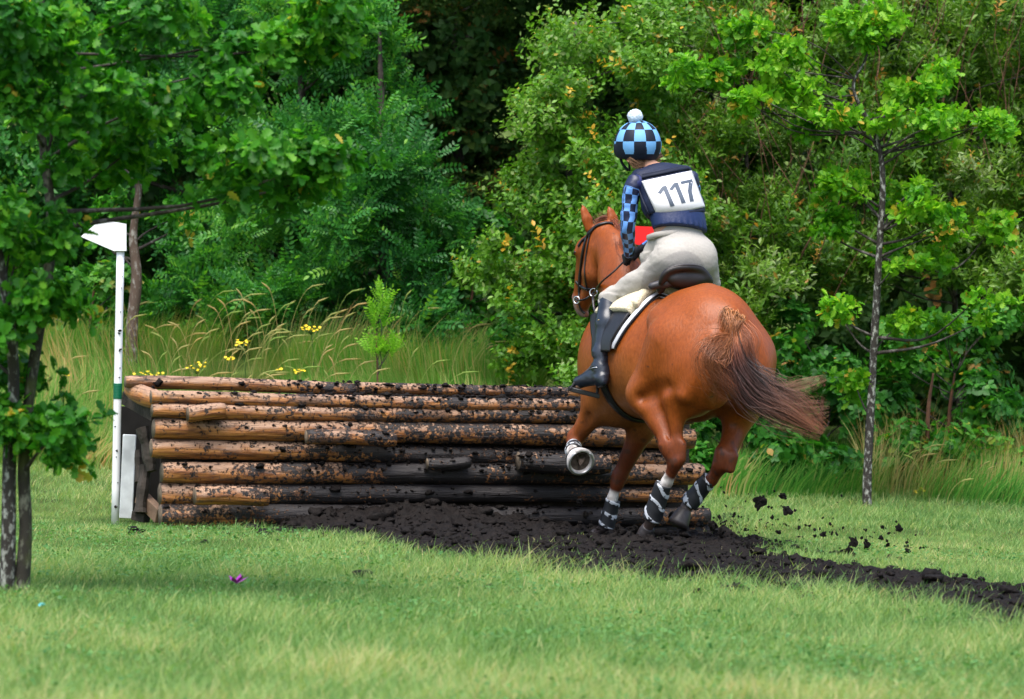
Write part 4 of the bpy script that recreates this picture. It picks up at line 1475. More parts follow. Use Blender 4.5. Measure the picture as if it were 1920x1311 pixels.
# body protector
Vs = SDF((.6, -.38, 1.70), (1.55, .38, 2.50), .008)
tor = [J(1272, 418, .90, 0), J(1262, 385, .97, 0), J(1250, 350, 1.05, 0), J(1243, 335, 1.09, 0)]
Vs.chain(tor, [.122, .137, .128, .105], .05, sc=(1, 1 / 1.52, 1))
Vs.cap(J(1200, 335, 1.09, .16), J(1285, 325, 1.09, -.16), .052, .052, .05)
Vs.cap(J(1195, 328, 1.12, .13), J(1180, 345, 1.14, .18), .035, .02, .03)
Vs.cap(J(1225, 310, 1.16, .02), J(1222, 296, 1.17, .02), .072, .074, .02, 's')
for a, b in ((sL, eL), (sR, eR)):
    Vs.cap(a + (a - b) * .12 + np.array([0, .07 * np.sign(a[1]), 0]), a + (b - a) * .35 + np.array([0, .06 * np.sign(a[1]), 0]), .075, .06, .03, 's')
bt = J(1268, 409, .92, 0)
Vs.plane(bt + np.array([0, 0, .0]), (-.25, .10, -1))
V, Q = Vs.mesh(); Vv = toW(relax(V, Q, 1)); vest = build("body_protector", Vv, Q, m_navy, rider)
vb = bvh_of(Vv, Q)
# quilted tail flap of the vest
Vf = SDF((.6, -.36, 1.66), (1.5, .36, 2.2), .007)
Vf.chain([J(1276, 430, .88, 0), J(1268, 398, .93, 0)], [.128, .130], .03, sc=(1, 1 / 1.5, 1))
for k in range(-8, 9):
    an = k * .22
    d = np.array([-math.cos(an), math.sin(an) * 1.5, 0]) * .137
    c = J(1273, 420, .89, 0) + d
    Vf.cap(c + np.array([0, 0, -.09]), c + np.array([0, 0, .09]), .009, .009, .014, 's')
Vf.plane(J(1275, 432, .885, 0), (-.25, .10, -1)).plane(J(1268, 396, .92, 0), (.2, 0, 1))
V, Q = Vf.mesh(); build("vest_skirt", toW(relax(V, Q, 1)), Q, mat("quilted_navy", (.006, .018, .075), .5, .4, bump=.2, bscale=60), rider)


def vhit(px, py, off):
    h = hit(px, py, vb, off)
    return h


# number bib: corners in the photo, laid on the back of the vest
bc = {(0, 0): (1203, 340), (1, 0): (1297, 320), (1, 1): (1322, 388), (0, 1): (1234, 408)}


def bibpx(s, t):
    a = (1 - s) * np.array(bc[(0, 0)]) + s * np.array(bc[(1, 0)]); b = (1 - s) * np.array(bc[(0, 1)]) + s * np.array(bc[(1, 1)])
    return (1 - t) * a + t * b


gn_ = 22
GH = []
last = None
for i in range(gn_ + 1):
    for j in range(gn_ + 1):
        p = bibpx(i / gn_, j / gn_)
        h = vhit(p[0], p[1], .004)
        GH.append(None if h is None else h[0])
ok = [g for g in GH if g is not None]
# fit a gently curved sheet to the back and keep it clear of the vest
prm = np.array([[i / gn_, j / gn_] for i in range(gn_ + 1) for j in range(gn_ + 1)])
good = np.array([g is not None for g in GH])
Yv = np.array([g[1] if g is not None else 0 for g in GH])
def basis(q): s, t = q[:, 0], q[:, 1]; return np.stack([np.ones(len(q)), s, t, s * s, t * t, s * t, s ** 3, t ** 3, s ** 4], -1)
cf, *_ = np.linalg.lstsq(basis(prm[good]), Yv[good], rcond=None)
resid = (basis(prm[good]) @ cf - Yv[good]).max()


def bibpt(s, t, off):
    q = np.array([[s, t]])
    Y = float((basis(q) @ cf)[0]) - resid * .7 - .008 - off
    p = bibpx(s, t)
    Y += .006 * float(vnoise(np.array([[s * 3.2, t * 2.6 + s, 1.5]]), 6)[0])
    return P(p[0], p[1], Y)


V = np.array([bibpt(a, b, 0) for a, b in prm])
F = [(i * (gn_ + 1) + j, (i + 1) * (gn_ + 1) + j, (i + 1) * (gn_ + 1) + j + 1, i * (gn_ + 1) + j + 1) for i in range(gn_) for j in range(gn_)]
bib = build("number_bib", V, F, m_bib, rider)
so_ = bib.modifiers.new("solid", 'SOLIDIFY'); so_.thickness = .003; so_.offset = 0


def digit(segs, name="numeral"):
    V, F = [], []
    for (xa, ya, xb, yb, w_) in segs:
        n = 10
        d = np.array([xb - xa, yb - ya]); L = np.linalg.norm(d * np.array([1.15, 1])); nn = np.array([-d[1], d[0]]); nn = nn / np.linalg.norm(nn) * w_ / 2
        b0 = len(V)
        for k in range(n + 1):
            c = np.array([xa, ya]) + d * k / n
            for sgn in (-1, 1):
                q = c + nn * sgn
                V.append(bibpt(q[0], q[1], .0035 + .0004 * len(segs)))
        F += [(b0 + 2 * k, b0 + 2 * k + 1, b0 + 2 * k + 3, b0 + 2 * k + 2) for k in range(n)]
    return build(name, np.array(V), F, m_ink, bib, False)


digit([(.375, .24, .375, .80, .085), (.36, .27, .225, .40, .07)])
digit([(.615, .22, .615, .78, .085), (.60, .25, .465, .38, .07)])
digit([(.71, .255, .945, .255, .075), (.91, .27, .825, .50, .08), (.825, .48, .785, .79, .08)])
# straps of the vest round the bib and the side clips
def vstrap(name, pxs, wd, mt, off=.006):
    q = spline(np.array(pxs, float), 20); pts, nr = [], []
    for x, y in q:
        h = vhit(x, y, off)
        if h is not None: pts.append(h[0]); nr.append(h[1])
    if len(pts) > 3: ribbon(name, np.array(pts), np.array(nr), wd, .006, mt, rider)
vstrap("lower_strap", [(1236, 412), (1262, 405), (1290, 399), (1322, 394)], .035, m_navyd)
vstrap("side_strap", [(1197, 350), (1207, 378), (1220, 408), (1226, 425)], .022, m_navyd)
vstrap("yoke", [(1204, 332), (1232, 326), (1262, 320), (1290, 315)], .045, m_navyd, .002)

# boots
for kn, an_, toe, heel, sg in ((knL, anL, J(1086, 717, 1.30, .44), J(1128, 710, 1.05, .42), 1),
                               (knR, anR, anR + np.array([.20, 0, -.08]), anR + np.array([-.04, 0, -.07]), -1)):
    Bt = SDF(np.minimum(np.minimum(kn, an_), toe) - .16, np.maximum(np.maximum(kn, an_), heel) + .16, .007)
    tp_ = kn + (an_ - kn) * .02
    cal = kn + (an_ - kn) * .35 + np.array([-.012, 0, 0])
    Bt.chain([tp_, cal, kn + (an_ - kn) * .8, an_], [.070, .072, .060, .052], .03)
    Bt.cap(an_, heel, .046, .036, .03)
    Bt.cap(heel, toe, .038, .036, .03, sc=(1, 1, 1))
    Bt.cap(an_ + np.array([0, 0, -.02]), toe, .048, .034, .03)
    Bt.cap(heel + np.array([-.02, 0, -.02]), heel + np.array([.02, 0, -.03]), .032, .032, .01)
    Bt.plane(tp_ + np.array([0, 0, .03]), (.1, 0, 1))
    V, Q = Bt.mesh()
    V = relax(V, Q, 1)
    V = V + ((.004 + .010 * sstep(.14, .03, np.abs(V[:, 2] - an_[2] - .03))) * fbm(V * np.array([6, 6, 26]), 3, 23))[:, None] * np.array([1, 1, 0])
    bo = build("riding_boot", toW(V), Q, m_bootl, rider)
    if sg > 0:
        V, F, _, _ = tube(spline([toW(an_ + np.array([-.055, .0, .0])), toW(an_ + np.array([-.02, .052, -.005])), toW(an_ + np.array([.05, .045, -.015])), toW(an_ + np.array([.075, .0, -.01]))], 16), .008, 8, flat=(1, .6)); build("spur", V, F, m_steel, bo)
        V, F = lumps([toW(kn + (an_ - kn) * .32 + np.array([-.03, .075, 0]))], [.008], 2); build("boot_stud", V, F, mat("brass", (.5, .38, .15), .3, .5, .9), bo)

# gloved hands: palm, four fingers curled round the rein, thumb on top
for wr, el, fwd in ((wL, eL, 1), (wR, eR, -1)):
    G_ = SDF(wr - .14, wr + .17, .0045)
    d = (wr - el) / np.linalg.norm(wr - el)
    d = np.array([.8, -.1 * fwd, -.35]); d /= np.linalg.norm(d)
    lat = np.array([0, 1.0 * fwd, 0]); upv = np.cross(lat, d) * fwd; upv /= np.linalg.norm(upv)
    if upv[2] < 0: upv = -upv
    c0 = wr + d * .02; kn0 = wr + d * .085
    for k in range(4):
        o = upv * (.030 - .020 * k)
        ln = (.040, .045, .042, .034)[k]
        a = kn0 + o
        G_.cap(c0 + o * .6, a, .013, .0105, .012, sc=(1, 1, 1))
        b = a + d * ln * .45 - lat * ln * .55
        c = b - d * ln * .55 - lat * ln * .35
        e = c - d * ln * .55 + lat * .004
        G_.chain([a, b, c, e], [.0098, .0094, .0088, .0080], .004)
    t0 = c0 + upv * .022 - lat * .012
    t1 = t0 + d * .035 + upv * .018 - lat * .012
    t2 = t1 + d * .030 - lat * .008
    G_.chain([t0, t1, t2], [.013, .0105, .0090], .006)
    G_.cap(wr - d * .03, c0, .030, .026, .01)
    V, Q = G_.mesh(); build("gloved_hand", toW(V), Q, m_glove, rider)

# helmet with checked silk and pompom
hel = SDF(hdp - .25, hdp + .32, .008)
hc = J(1197, 272, 1.20, .04)
hel.ell(hc, (.160, .142, .150), .02)
hel.ell(hc + np.array([.03, 0, -.02]), (.158, .145, .13), .03)
hel.ell(hc + np.array([.01, 0, -.17]), (.145, .10, .11), .02, 's')
hel.cap(hc + np.array([.14, -.05, -.02]), hc + np.array([.14, .05, -.02]), .03, .03, .03)
hel.plane(hc + np.array([0, 0, -.10]), (0.18, 0, -1))
V, Q = hel.mesh(); helmet = build("helmet", toW(relax(V, Q, 1)), Q, m_navyd, rider)
m_lb = mat("sky_blue_silk", (.15, .38, .72), .6, .3, bump=.1, bscale=30)
m_nb = mat("midnight_silk", (.004, .008, .022), .6, .3)
axis = np.array([-.04, .05, 1.0]); axis /= np.linalg.norm(axis)
e1 = np.cross(axis, np.array([0, 1.0, 0])); e1 /= np.linalg.norm(e1); e2 = np.cross(axis, e1)
NP, SUB = 12, 5
lat = [(-.40, 0), (.13, 1), (.66, 2), (1.10, 3), (1.50, 4)]
V, F, mi = [], [], []
nl = 4 * 5
lats = np.interp(np.linspace(0, 4, nl + 1), range(5), [l[0] for l in lat])
nc = NP * SUB
ph0 = math.atan2(0, -1)
viewd = toL(CAM) - hc
ph0 = math.atan2(viewd @ e2, viewd @ e1) + math.pi / NP + .05
for i, la in enumerate(lats):
    for j in range(nc):
        lo_ = ph0 + 2 * math.pi * j / nc
        seam = 1 - .012 * (abs(math.cos(NP / 2 * 2 * math.pi * j / nc)) > .99)
        rr = np.array([.170, .152, .160]) * seam
        dirv = math.cos(la) * (math.cos(lo_) * e1 + math.sin(lo_) * e2) + math.sin(la) * axis
        V.append(hc + np.array([.008, 0, .004]) + dirv * rr)
for i in range(nl):
    for j in range(nc):
        k = (j + 1) % nc
        F.append((i * nc + j, i * nc + k, (i + 1) * nc + k, (i + 1) * nc + j))
        mi.append((i // 5 + j // SUB) % 2)
V.append(hc + axis * .166); F += [(nl * nc + j, nl * nc + (j + 1) % nc, len(V) - 1) for j in range(nc)]; mi += [0] * nc
build("hat_silk", toW(np.array(V)), F, None, helmet, True, mats=[m_lb, m_nb], mi=mi)
bv_, bf = ico(3)
pc = toW(J(1191, 219, 1.18, .05))
dn = .05 * (1 + .10 * fbm(bv_ * 5, 3, 2) + .10 * vnoise(bv_ * 14, 8))[:, None]
build("pompom", pc + bv_ * dn, [tuple(f) for f in bf], mat("pale_blue_wool", (.62, .74, .88), .95, .1, bump=1, bscale=120), helmet)
# fine wool fibres of the pompom
# chin harness and ponytail
V, F, _, _ = tube(spline([toW(J(1162, 284, 1.26, .14)), toW(J(1166, 305, 1.28, .12)), toW(J(1178, 320, 1.26, .07))], 12), .009, 8); build("chin_strap", V, F, m_navyd, helmet)
V, F, _, _ = tube(spline([toW(J(1176, 290, 1.18, .12)), toW(J(1180, 308, 1.2, .10)), toW(J(1180, 320, 1.24, .07))], 12), .008, 8); build("chin_strap", V, F, m_navyd, helmet)
hairc = lambda t, a, r: mixc((.20, .10, .05), (.30, .17, .09), r) * (.6 + .7 * r)[..., None]
parts = [strands("", [toW(J(1180, 294, 1.12, .1)), toW(J(1192, 304, 1.10, .06)), toW(J(1206, 308, 1.10, .03)), toW(J(1222, 300, 1.13, -.02))], [.02, .04, .04, .03], 200, hairc, .0025, m_hair, rider, 8, .6, 31),
         strands("", [toW(J(1240, 288, 1.16, -.07)), toW(J(1222, 296, 1.13, -.03)), toW(J(1202, 300, 1.11, .03)), toW(J(1196, 312, 1.12, .05))], [.02, .03, .03, .02], 160, hairc, .0025, m_hair, rider, 8, .5, 32)]
pile("hair", parts, m_hair, rider)

# ------------------------------------------------------------------ grass
m_grass = leafmat("meadow_grass", [(0, (.055, .140, .038)), (.35, (.130, .265, .080)), (.7, (.240, .370, .125)), (.9, (.38, .44, .17)), (1.0, (.52, .46, .24))], .5, .4, .3)
m_rough = leafmat("rank_grass", [(0, (.04, .17, .022)), (.45, (.10, .30, .04)), (.7, (.24, .34, .08)), (.88, (.42, .36, .15)), (1, (.48, .30, .11))], .6, .35, .2)


def blades(name, x, y, h, wd, lean, tint, mt, seed, segs=3, wind=(.25, .1), origin=(0, 0, 0), kind='stuff', label=None, cat=None, base=None):
    r = np.random.default_rng(seed)
    n = len(x)
    z = gh(x, y) if base is None else base
    a = r.uniform(0, 2 * math.pi, n)
    dx = np.cos(a) * lean + wind[0] * lean; dy = np.sin(a) * lean + wind[1] * lean
    b = r.uniform(0, math.pi, n); sx, sy = np.cos(b) * wd / 2, np.sin(b) * wd / 2 * .6
    t = np.linspace(0, 1, segs + 1)
    V = np.zeros((n, 2 * segs + 1, 3))
    for k in range(segs):
        f = t[k]; c = f ** 1.7
        ww = (1 - .55 * f)
        px, py, pz = x + dx * h * c, y + dy * h * c, z - .01 + h * f * (1 - .35 * lean * f)
        V[:, 2 * k] = np.stack([px - sx * ww, py - sy * ww, pz], -1)
        V[:, 2 * k + 1] = np.stack([px + sx * ww, py + sy * ww, pz], -1)
    V[:, -1] = np.stack([x + dx * h, y + dy * h, z + h * (1 - .35 * lean)], -1)
    F = []
    for k in range(segs - 1):
        F += [(2 * k, 2 * k + 1, 2 * k + 3), (2 * k, 2 * k + 3, 2 * k + 2)]
    F.append((2 * segs - 2, 2 * segs - 1, 2 * segs))
    F = (np.array(F)[None] + (np.arange(n) * (2 * segs + 1))[:, None, None]).reshape(-1, 3)
    tt = np.repeat(tint, 2 * segs + 1)
    o = build(name, V.reshape(-1, 3), F, mt, None, True, {"tint": ('FLOAT', tt)}, origin=origin)
    return tag(o, label, cat, kind=kind)


def spread(n, ya, yb, seed, marg=1.22, power=1.0):
    r = np.random.default_rng(seed)
    y = ya + (yb - ya) * r.uniform(0, 1, n) ** power
    hw = (960 / FPX * y) * marg + .3
    x = r.uniform(-1, 1, n) * hw
    return x, y, r


x, y, r = spread(330000, 12.2, 31.5, 5, power=1.1)
md_ = mudmask(x, y)
keep = r.uniform(0, 1, len(x)) > np.where(md_ > 0, .98 - .22 * (fbm(np.stack([x, y], -1) * 3, 2, 88) > .18) - .25 * np.exp(-md_ / .10), .8 * np.exp(md_ / .06))
x, y, md_ = x[keep], y[keep], md_[keep]
n = len(x)
pt = np.stack([x, y], -1)
big = fbm(pt * .8, 3, 51); mid = fbm(pt * 3.5, 3, 52)
h = (.036 + .045 * (mid + .2).clip(0) + .065 * r.uniform(0, 1, n) ** 3) * (1 + .4 * big) * (1 + .25 * sstep(19, 14, y)) * (1 - .45 * sstep(20, 23.5, y))
edge = np.exp(-np.abs(md_ + .12) / .18)
h = h * (1 + .9 * edge * (mid > -.15)) + .05 * sstep(25.5, 29, y) * r.uniform(0, 1, n)
tint = (.45 + .38 * mid + .32 * big + .15 * fbm(pt * .35, 2, 55) + r.normal(0, .20, n) - .05 * edge).clip(0, 1)
tint = tint + .10 * sstep(19, 14, y)
straw = r.uniform(0, 1, n) < .05 + .12 * (fbm(pt * 1.1, 3, 71) > .22)
tint = np.where(straw, r.uniform(.80, 1, n), tint)
wd = .0035 + .0022 * r.uniform(0, 1, n) + .0012 * sstep(20, 30, y)
blades("grass", x, y, h, wd, r.uniform(.25, 1.15, n), tint.clip(0, 1), m_grass, 6, 3)

# clover and low broad leaves in the lawn
def fan(template, P0, A, N, size, tint_per):
    """place flat leaf outlines. template Kx3 (x across, y along, z up), first vertex is the centre of a fan"""
    S_ = np.cross(A, N)
    K = len(template)
    V = P0[:, None] + size[:, None, None] * (template[None, :, 0:1] * S_[:, None] + template[None, :, 1:2] * A[:, None] + template[None, :, 2:3] * N[:, None])
    f = np.array([(0, i, i % (K - 1) + 1) for i in range(1, K)])
    F = (f[None] + (np.arange(len(P0)) * K)[:, None, None]).reshape(-1, 3)
    return V.reshape(-1, 3), F, np.repeat(tint_per, K)


def unit(v): return v / (np.linalg.norm(v, axis=-1)[..., None] + 1e-9)


T_round = np.array([(0, .5, .0)] + [(.42 * math.sin(a) * (1 - .12 * math.cos(a)), .5 - .5 * math.cos(a), .06 * abs(math.sin(a))) for a in np.linspace(0, 2 * math.pi, 8, endpoint=False)])
T_oval = np.array([(0, .5, -.02), (0, 0, 0), (.22, .28, .05), (.26, .58, .05), (0, 1.0, -.06), (-.26, .58, .05), (-.22, .28, .05)])
T_narrow = np.array([(0, .5, -.02), (0, 0, 0), (.15, .3, .03), (.15, .62, .03), (0, 1.0, -.10), (-.15, .62, .03), (-.15, .3, .03)])
ok_ = [(0, 0), (.10, .14), (.08, .24), (.26, .34), (.16, .46), (.36, .60), (.20, .70), (.26, .88), (.0, 1.0)]
T_oak = np.array([(0, .5, -.03)] + [(a, b, .08 * a * 3) for a, b in ok_] + [(-a, b, .08 * a * 3) for a, b in ok_[-2:0:-1]])

x, y, r = spread(34000, 12.6, 24, 15)
pt = np.stack([x, y], -1)
kp = (fbm(pt * 1.3, 3, 61) > .12) & (mudmask(x, y) < -.1)
x, y = x[kp], y[kp]; n = len(x)
A = unit(np.stack([r.normal(0, 1, n), r.normal(0, 1, n), r.uniform(.0, .5, n)], -1)); N = unit(np.stack([r.normal(0, .35, n), r.normal(0, .35, n), np.ones(n)], -1)); N = unit(N - A * (N * A).sum(-1)[:, None])
m_clover = leafmat("clover", [(0, (.045, .16, .04)), (1, (.13, .29, .08))], .45, .3)
V, F, t = fan(T_round, np.stack([x, y, gh(x, y) + r.uniform(.02, .06, n)], -1), A, N, r.uniform(.012, .024, n), r.uniform(0, 1, n))
tag(build("clover_leaves", V, F, m_clover, None, True, {"tint": ('FLOAT', t)}, origin=(0, 0, 0)), kind='stuff')

# long unmown grass on the bank: seeding stems and blades
def bank(seed, n, xr, yr, hmin, hmax, tl, th_, nm, wide=.006):
    r = np.random.default_rng(seed)
    y = r.uniform(*yr, n)
    xa, xb = (P(xr[0], 700, y[0])[0] / y[0], P(xr[1], 700, y[0])[0] / y[0])
    x = r.uniform(xa, xb, n) * y
    c = fbm(np.stack([x, y], -1) * 2.2, 3, seed)
    h = (hmin + (hmax - hmin) * (r.uniform(0, 1, n) * .7 + .6 * (c + .3).clip(0, .6)))
    tint = (tl + (th_ - tl) * (r.uniform(0, 1, n) + .5 * c)).clip(0, 1)
    return blades(nm, x, y, h, np.full(n, wide) * r.uniform(.6, 1.3, n), r.uniform(.1, .6, n), tint, m_rough, seed, 4, (.25, .05))


bank(101, 30000, (-120, 985), (29.0, 33.0), .12, .46, .15, .88, "long_grass", .008)
bank(102, 3000, (-60, 960), (29.8, 32.3), .35, .72, .35, .95, "seeding_grass", .0065)
bank(103, 9000, (-120, 260), (28.8, 31.5), .08, .32, .2, .95, "long_grass", .007)
bank(104, 9000, (1340, 2060), (30.0, 32.3), .10, .48, .0, .85, "long_grass", .012)
bank(105, 900, (1620, 2060), (30.3, 31.8), .25, .75, .75, 1.0, "seeding_grass", .007)
bank(106, 16000, (540, 1010), (29.6, 32.4), .15, .42, .38, .74, "long_grass", .012)
# seed heads: fine plumes on bending stems
r = np.random.default_rng(107)
V, F, T_, nb = [], [], [], 0
for k in range(170):
    yy = r.uniform(29.6, 32.2); px = r.choice([r.uniform(70, 940), r.uniform(280, 620)]) if k < 150 else r.uniform(1650, 1950)
    b = P(px, 700, yy); b[2] = gh(b[0], b[1])
    hh = r.uniform(.30, .78) * (1 if k < 150 else .6)
    ln = r.uniform(.1, .4) * r.choice([1, 1, 1, -.6])
    pts = spline([b, b + (ln * .15, 0, hh * .5), b + (ln * .5, 0, hh * .85), b + (ln, 0, hh * (1 - .12 * abs(ln) * 2))], 10)
    rad = np.interp(np.linspace(0, 1, 10), [0, .72, .8, .92, 1], [.0026, .0022, .009, .007, .001])
    v, f, _, _ = tube(pts, rad, 5, caps=False)
    V.append(v); F.append(np.array(f) + nb); nb += len(v); T_.append(np.full(len(v), r.uniform(.68, .95)))
tag(build("grass_seed_heads", np.concatenate(V), np.concatenate(F), m_rough, None, True, {"tint": ('FLOAT', np.concatenate(T_))}, origin=(0, 0, 0)), kind='stuff')

# ------------------------------------------------------------------ trees and bushes
def frame_from(dirs, r):
    """random orthonormal frames with third axis = dirs -> (side, other, dir)"""
    n = len(dirs)
    q = r.normal(0, 1, (n, 3))
    s = unit(np.cross(dirs, q)); o = np.cross(dirs, s)
    return s, o


def sprig_oak(r):
    out = []
    for k in range(7):
        a = r.uniform(0, 2 * math.pi); el = r.uniform(-.1, .9)
        d = np.array([math.cos(a) * math.cos(el), math.sin(a) * math.cos(el), math.sin(el)])
        out.append((np.array([0, 0, r.uniform(-.6, .1)]), d, unit(np.array([r.normal(0, .3), r.normal(0, .3), 1.0])), r.uniform(.7, 1.1)))
    return out, T_oak


def sprig_sallow(r, T=T_oval, n=9, spread_=.9):
    out = []
    for k in range(n):
        z = k / n * 3.2
        a = k * 2.4 + r.uniform(-.3, .3); el = r.uniform(.25, .9) * spread_
        d = np.array([math.cos(a) * math.cos(el), math.sin(a) * math.cos(el), math.sin(el)])
        up = np.array([-math.cos(a) * math.sin(el), -math.sin(a) * math.sin(el), math.cos(el)])
        out.append((np.array([0, 0, z - 2.2]), d, unit(up + r.normal(0, .3, 3)), r.uniform(.7, 1.1)))
    return out, T


def sprig_willow(r): return sprig_sallow(r, T_narrow, 13, 1.15)


def sprig_ash(r):
    out = []
    n = 6
    droop = r.uniform(.1, .5)
    for k in range(n + 1):
        t = k / n
        pos = np.array([0, -droop * t * t * 2.0, t * 3.6 - 1.4])
        dirz = unit(np.array([0, -droop * 1.6 * t, 1.0]))
        if k == n:
            out.append((pos, dirz, np.array([0, 1.0, 0]), 1.0)); continue
        for s in (-1, 1):
            d = unit(np.array([s * 1.0, -.15 - .3 * droop, .55]))
            out.append((pos, d, unit(np.array([r.normal(0, .2), 1.0, .15])), .95 - .25 * abs(t - .5)))
    return out, T_narrow * np.array([1.45, 1, 1])


def sprig_bramble(r):
    out = []
    for k in range(3):
        p = np.array([r.uniform(-1, 1), r.uniform(-1, 1), r.uniform(-1.2, .6)])
        a0 = r.uniform(0, 6.28)
        for j in (-1, 0, 1):
            a = a0 + j * 1.35
            out.append((p, unit(np.array([math.cos(a), math.sin(a), .1])), unit(np.array([r.normal(0, .25), r.normal(0, .25), 1.0])), .9 if j else 1.1))
    return out, T_oval * np.array([1.35, 1, 1])


def sprig_mesh(kind, r):
    L_, T = kind(r)
    P0 = np.array([l[0] for l in L_]); A = unit(np.array([l[1] for l in L_])); N = np.array([l[2] for l in L_]); N = unit(N - A * (N * A).sum(-1)[:, None])
    sz = np.array([l[3] for l in L_])
    V, F, _ = fan(T, P0, A, N, sz, np.zeros(len(P0)))
    return V, F, len(T), len(P0)


DENS = 3.0


def crown(name, centres, rads, kind, leaf, nper, mt, parent, seed, upb=.5, tmean=.45, tvar=.18, shell=.45, rare=.01, stem_mt=None, gap=0.0):
    """sprigs of leaves filling the clumps; returns object"""
    r = np.random.default_rng(seed)
    C, Dr, Cs = [], [], []
    for c, rd in zip(centres, rads):
        m = max(4, int(nper * DENS * (rd[0] * rd[2])))
        d = unit(r.normal(0, 1, (m, 3)))
        rr = (shell + (1 - shell) * r.uniform(0, 1, m)) ** .8 * (1 + .22 * r.normal(0, 1, m))
        p = c + d * rr[:, None] * np.array(rd)
        C.append(p); Dr.append(unit(d * np.array([1, 1, .8]) + np.array([0, 0, upb]) + r.normal(0, .35, (m, 3))))
        Cs.append(np.full(m, r.normal(0, .10)))
    C, Dr, Cs = np.concatenate(C), np.concatenate(Dr), np.concatenate(Cs)
    if gap > 0:
        k = vnoise(C * 1.7, seed) > gap - 1
        C, Dr, Cs = C[k], Dr[k], Cs[k]
    g = gh(C[:, 0], C[:, 1])
    k = C[:, 2] > g + .05
    C, Dr, Cs = C[k], Dr[k], Cs[k]
    n = len(C)
    Vs, Fs, Ts, nb = [], [], [], 0
    var = r.integers(0, 4, n)
    big_t = tmean + .14 * fbm(C * .9, 2, seed + 1) + Cs
    for v in range(4):
        V0, F0, kk, nl_ = sprig_mesh(kind, r)
        ix = np.where(var == v)[0]
        if len(ix) == 0: continue
        s, o = frame_from(Dr[ix], r)
        sc = leaf * r.uniform(.7, 1.25, len(ix))
        V = C[ix][:, None] + sc[:, None, None] * (V0[None, :, 0:1] * s[:, None] + V0[None, :, 1:2] * o[:, None] + V0[None, :, 2:3] * Dr[ix][:, None])
        F = (F0[None] + (np.arange(len(ix)) * len(V0))[:, None, None]).reshape(-1, 3)
        t = (big_t[ix][:, None] + r.normal(0, tvar, (len(ix), nl_))).clip(0, .93)
        rr = r.uniform(0, 1, (len(ix), 1)) < rare
        t = np.where(rr | (r.uniform(0, 1, t.shape) < rare * .5), r.uniform(.955, 1, t.shape), t)
        Vs.append(V.reshape(-1, 3)); Fs.append(F + nb); nb += V.shape[0] * V.shape[1]
        Ts.append(np.repeat(t.reshape(-1), kk))
    return build(name, np.concatenate(Vs), np.concatenate(Fs), mt, parent, True, {"tint": ('FLOAT', np.concatenate(Ts))})


def clumps(lobes, per, seed, rmin=.18, rmax=.42, depth=None):
    """lobes: (px,py,Y,rx px,ry px,depth m) -> clump centres and radii scattered in each lobe"""
    r = np.random.default_rng(seed)
    C, Rd = [], []
    for (px, py, Y, rx, ry, dp) in lobes:
        c = P(px, py, Y); sx, sz = rx * Y / FPX, ry * Y / FPX
        m = max(2, int(round(per * sx * sz * 4)))
        for k in range(m):
            d = unit(r.normal(0, 1, 3)) * r.uniform(.35, 1) ** .5
            rad = r.uniform(rmin, rmax)
            C.append(c + d * np.array([max(sx - rad * .5, .02), dp, max(sz - rad * .4, .02)]))
            Rd.append((rad, rad * .9, rad * r.uniform(.5, .8)))
    return C, Rd


def branches(trunk, ends, r0, mt, parent, name="trunk", seed=0, seg=10, twig=.006, lift=.25):
    """trunk polyline (world) with limbs reaching the clump centres, one mesh"""
    r = np.random.default_rng(seed)
    T = spline(trunk, 60)
    rad = np.interp(np.linspace(0, 1, 60), np.linspace(0, 1, len(r0)), r0)
    V, F, _, _ = tube(T, rad * (1 + .10 * fbm(T * 5, 2, seed)), seg)
    V = V + .06 * rad.mean() * fbm(V * 12, 2, seed)[:, None]
    Vs, Fs, nb = [V], list(F), len(V)
    nt_ = len(F)
    for e in ends:
        dd = np.linalg.norm(T - e, axis=1) + 1.2 * np.maximum(0, T[:, 2] - e[2] + lift)
        i = int(np.argmin(dd[4:])) + 4
        a = T[i]; L = np.linalg.norm(e - a)
        if L < .05: continue
        mid = (a + e) / 2 + r.normal(0, .08 * L, 3) + np.array([0, 0, -.04 * L])
        pts = spline([a, mid, e], 8)
        ra = min(rad[i] * .5, .007 + .013 * L)
        v, f, _, _ = tube(pts, np.linspace(ra, twig * .5, 8), 6)
        Vs.append(v); Fs += [tuple(int(q) + nb for q in ff) for ff in f]; nb += len(v)
    return build(name, np.concatenate(Vs), Fs, None, parent, mats=[mt, m_limb], mi=[0] * nt_ + [1] * (len(Fs) - nt_))


m_limb = barkmat('limb_bark', (.028, .022, .018), (.12, .11, .10), 20, .58)
m_oakleaf = leafmat("oak_leaf", [(0, (.022, .110, .008)), (.45, (.065, .250, .012)), (.8, (.15, .40, .018)), (.94, (.26, .50, .03)), (.955, (.45, .42, .04)), (1, (.60, .38, .05))], .42, .42)
m_oakdark = leafmat("dark_oak_leaf", [(0, (.014, .085, .010)), (.5, (.035, .190, .014)), (.8, (.090, .31, .018)), (.94, (.17, .42, .03)), (.955, (.42, .42, .06)), (1, (.60, .42, .06))], .40, .38)  # darker green than the young oak's leaves
m_ashleaf = leafmat("ash_leaflet", [(0, (.014, .085, .022)), (.5, (.036, .175, .032)), (.85, (.085, .30, .035)), (1, (.18, .40, .04))], .38, .35, .5)
m_sallow = leafmat("sallow_leaf", [(0, (.026, .095, .010)), (.5, (.080, .225, .016)), (.85, (.17, .35, .035)), (.94, (.22, .30, .10)), (.955, (.50, .38, .04)), (1, (.62, .34, .03))], .38, .32, .55)
m_willow = leafmat("willow_leaf", [(0, (.030, .090, .010)), (.5, (.085, .205, .016)), (.85, (.17, .31, .035)), (.94, (.26, .33, .15)), (.955, (.50, .30, .05)), (1, (.42, .20, .05))], .38, .32, .55)
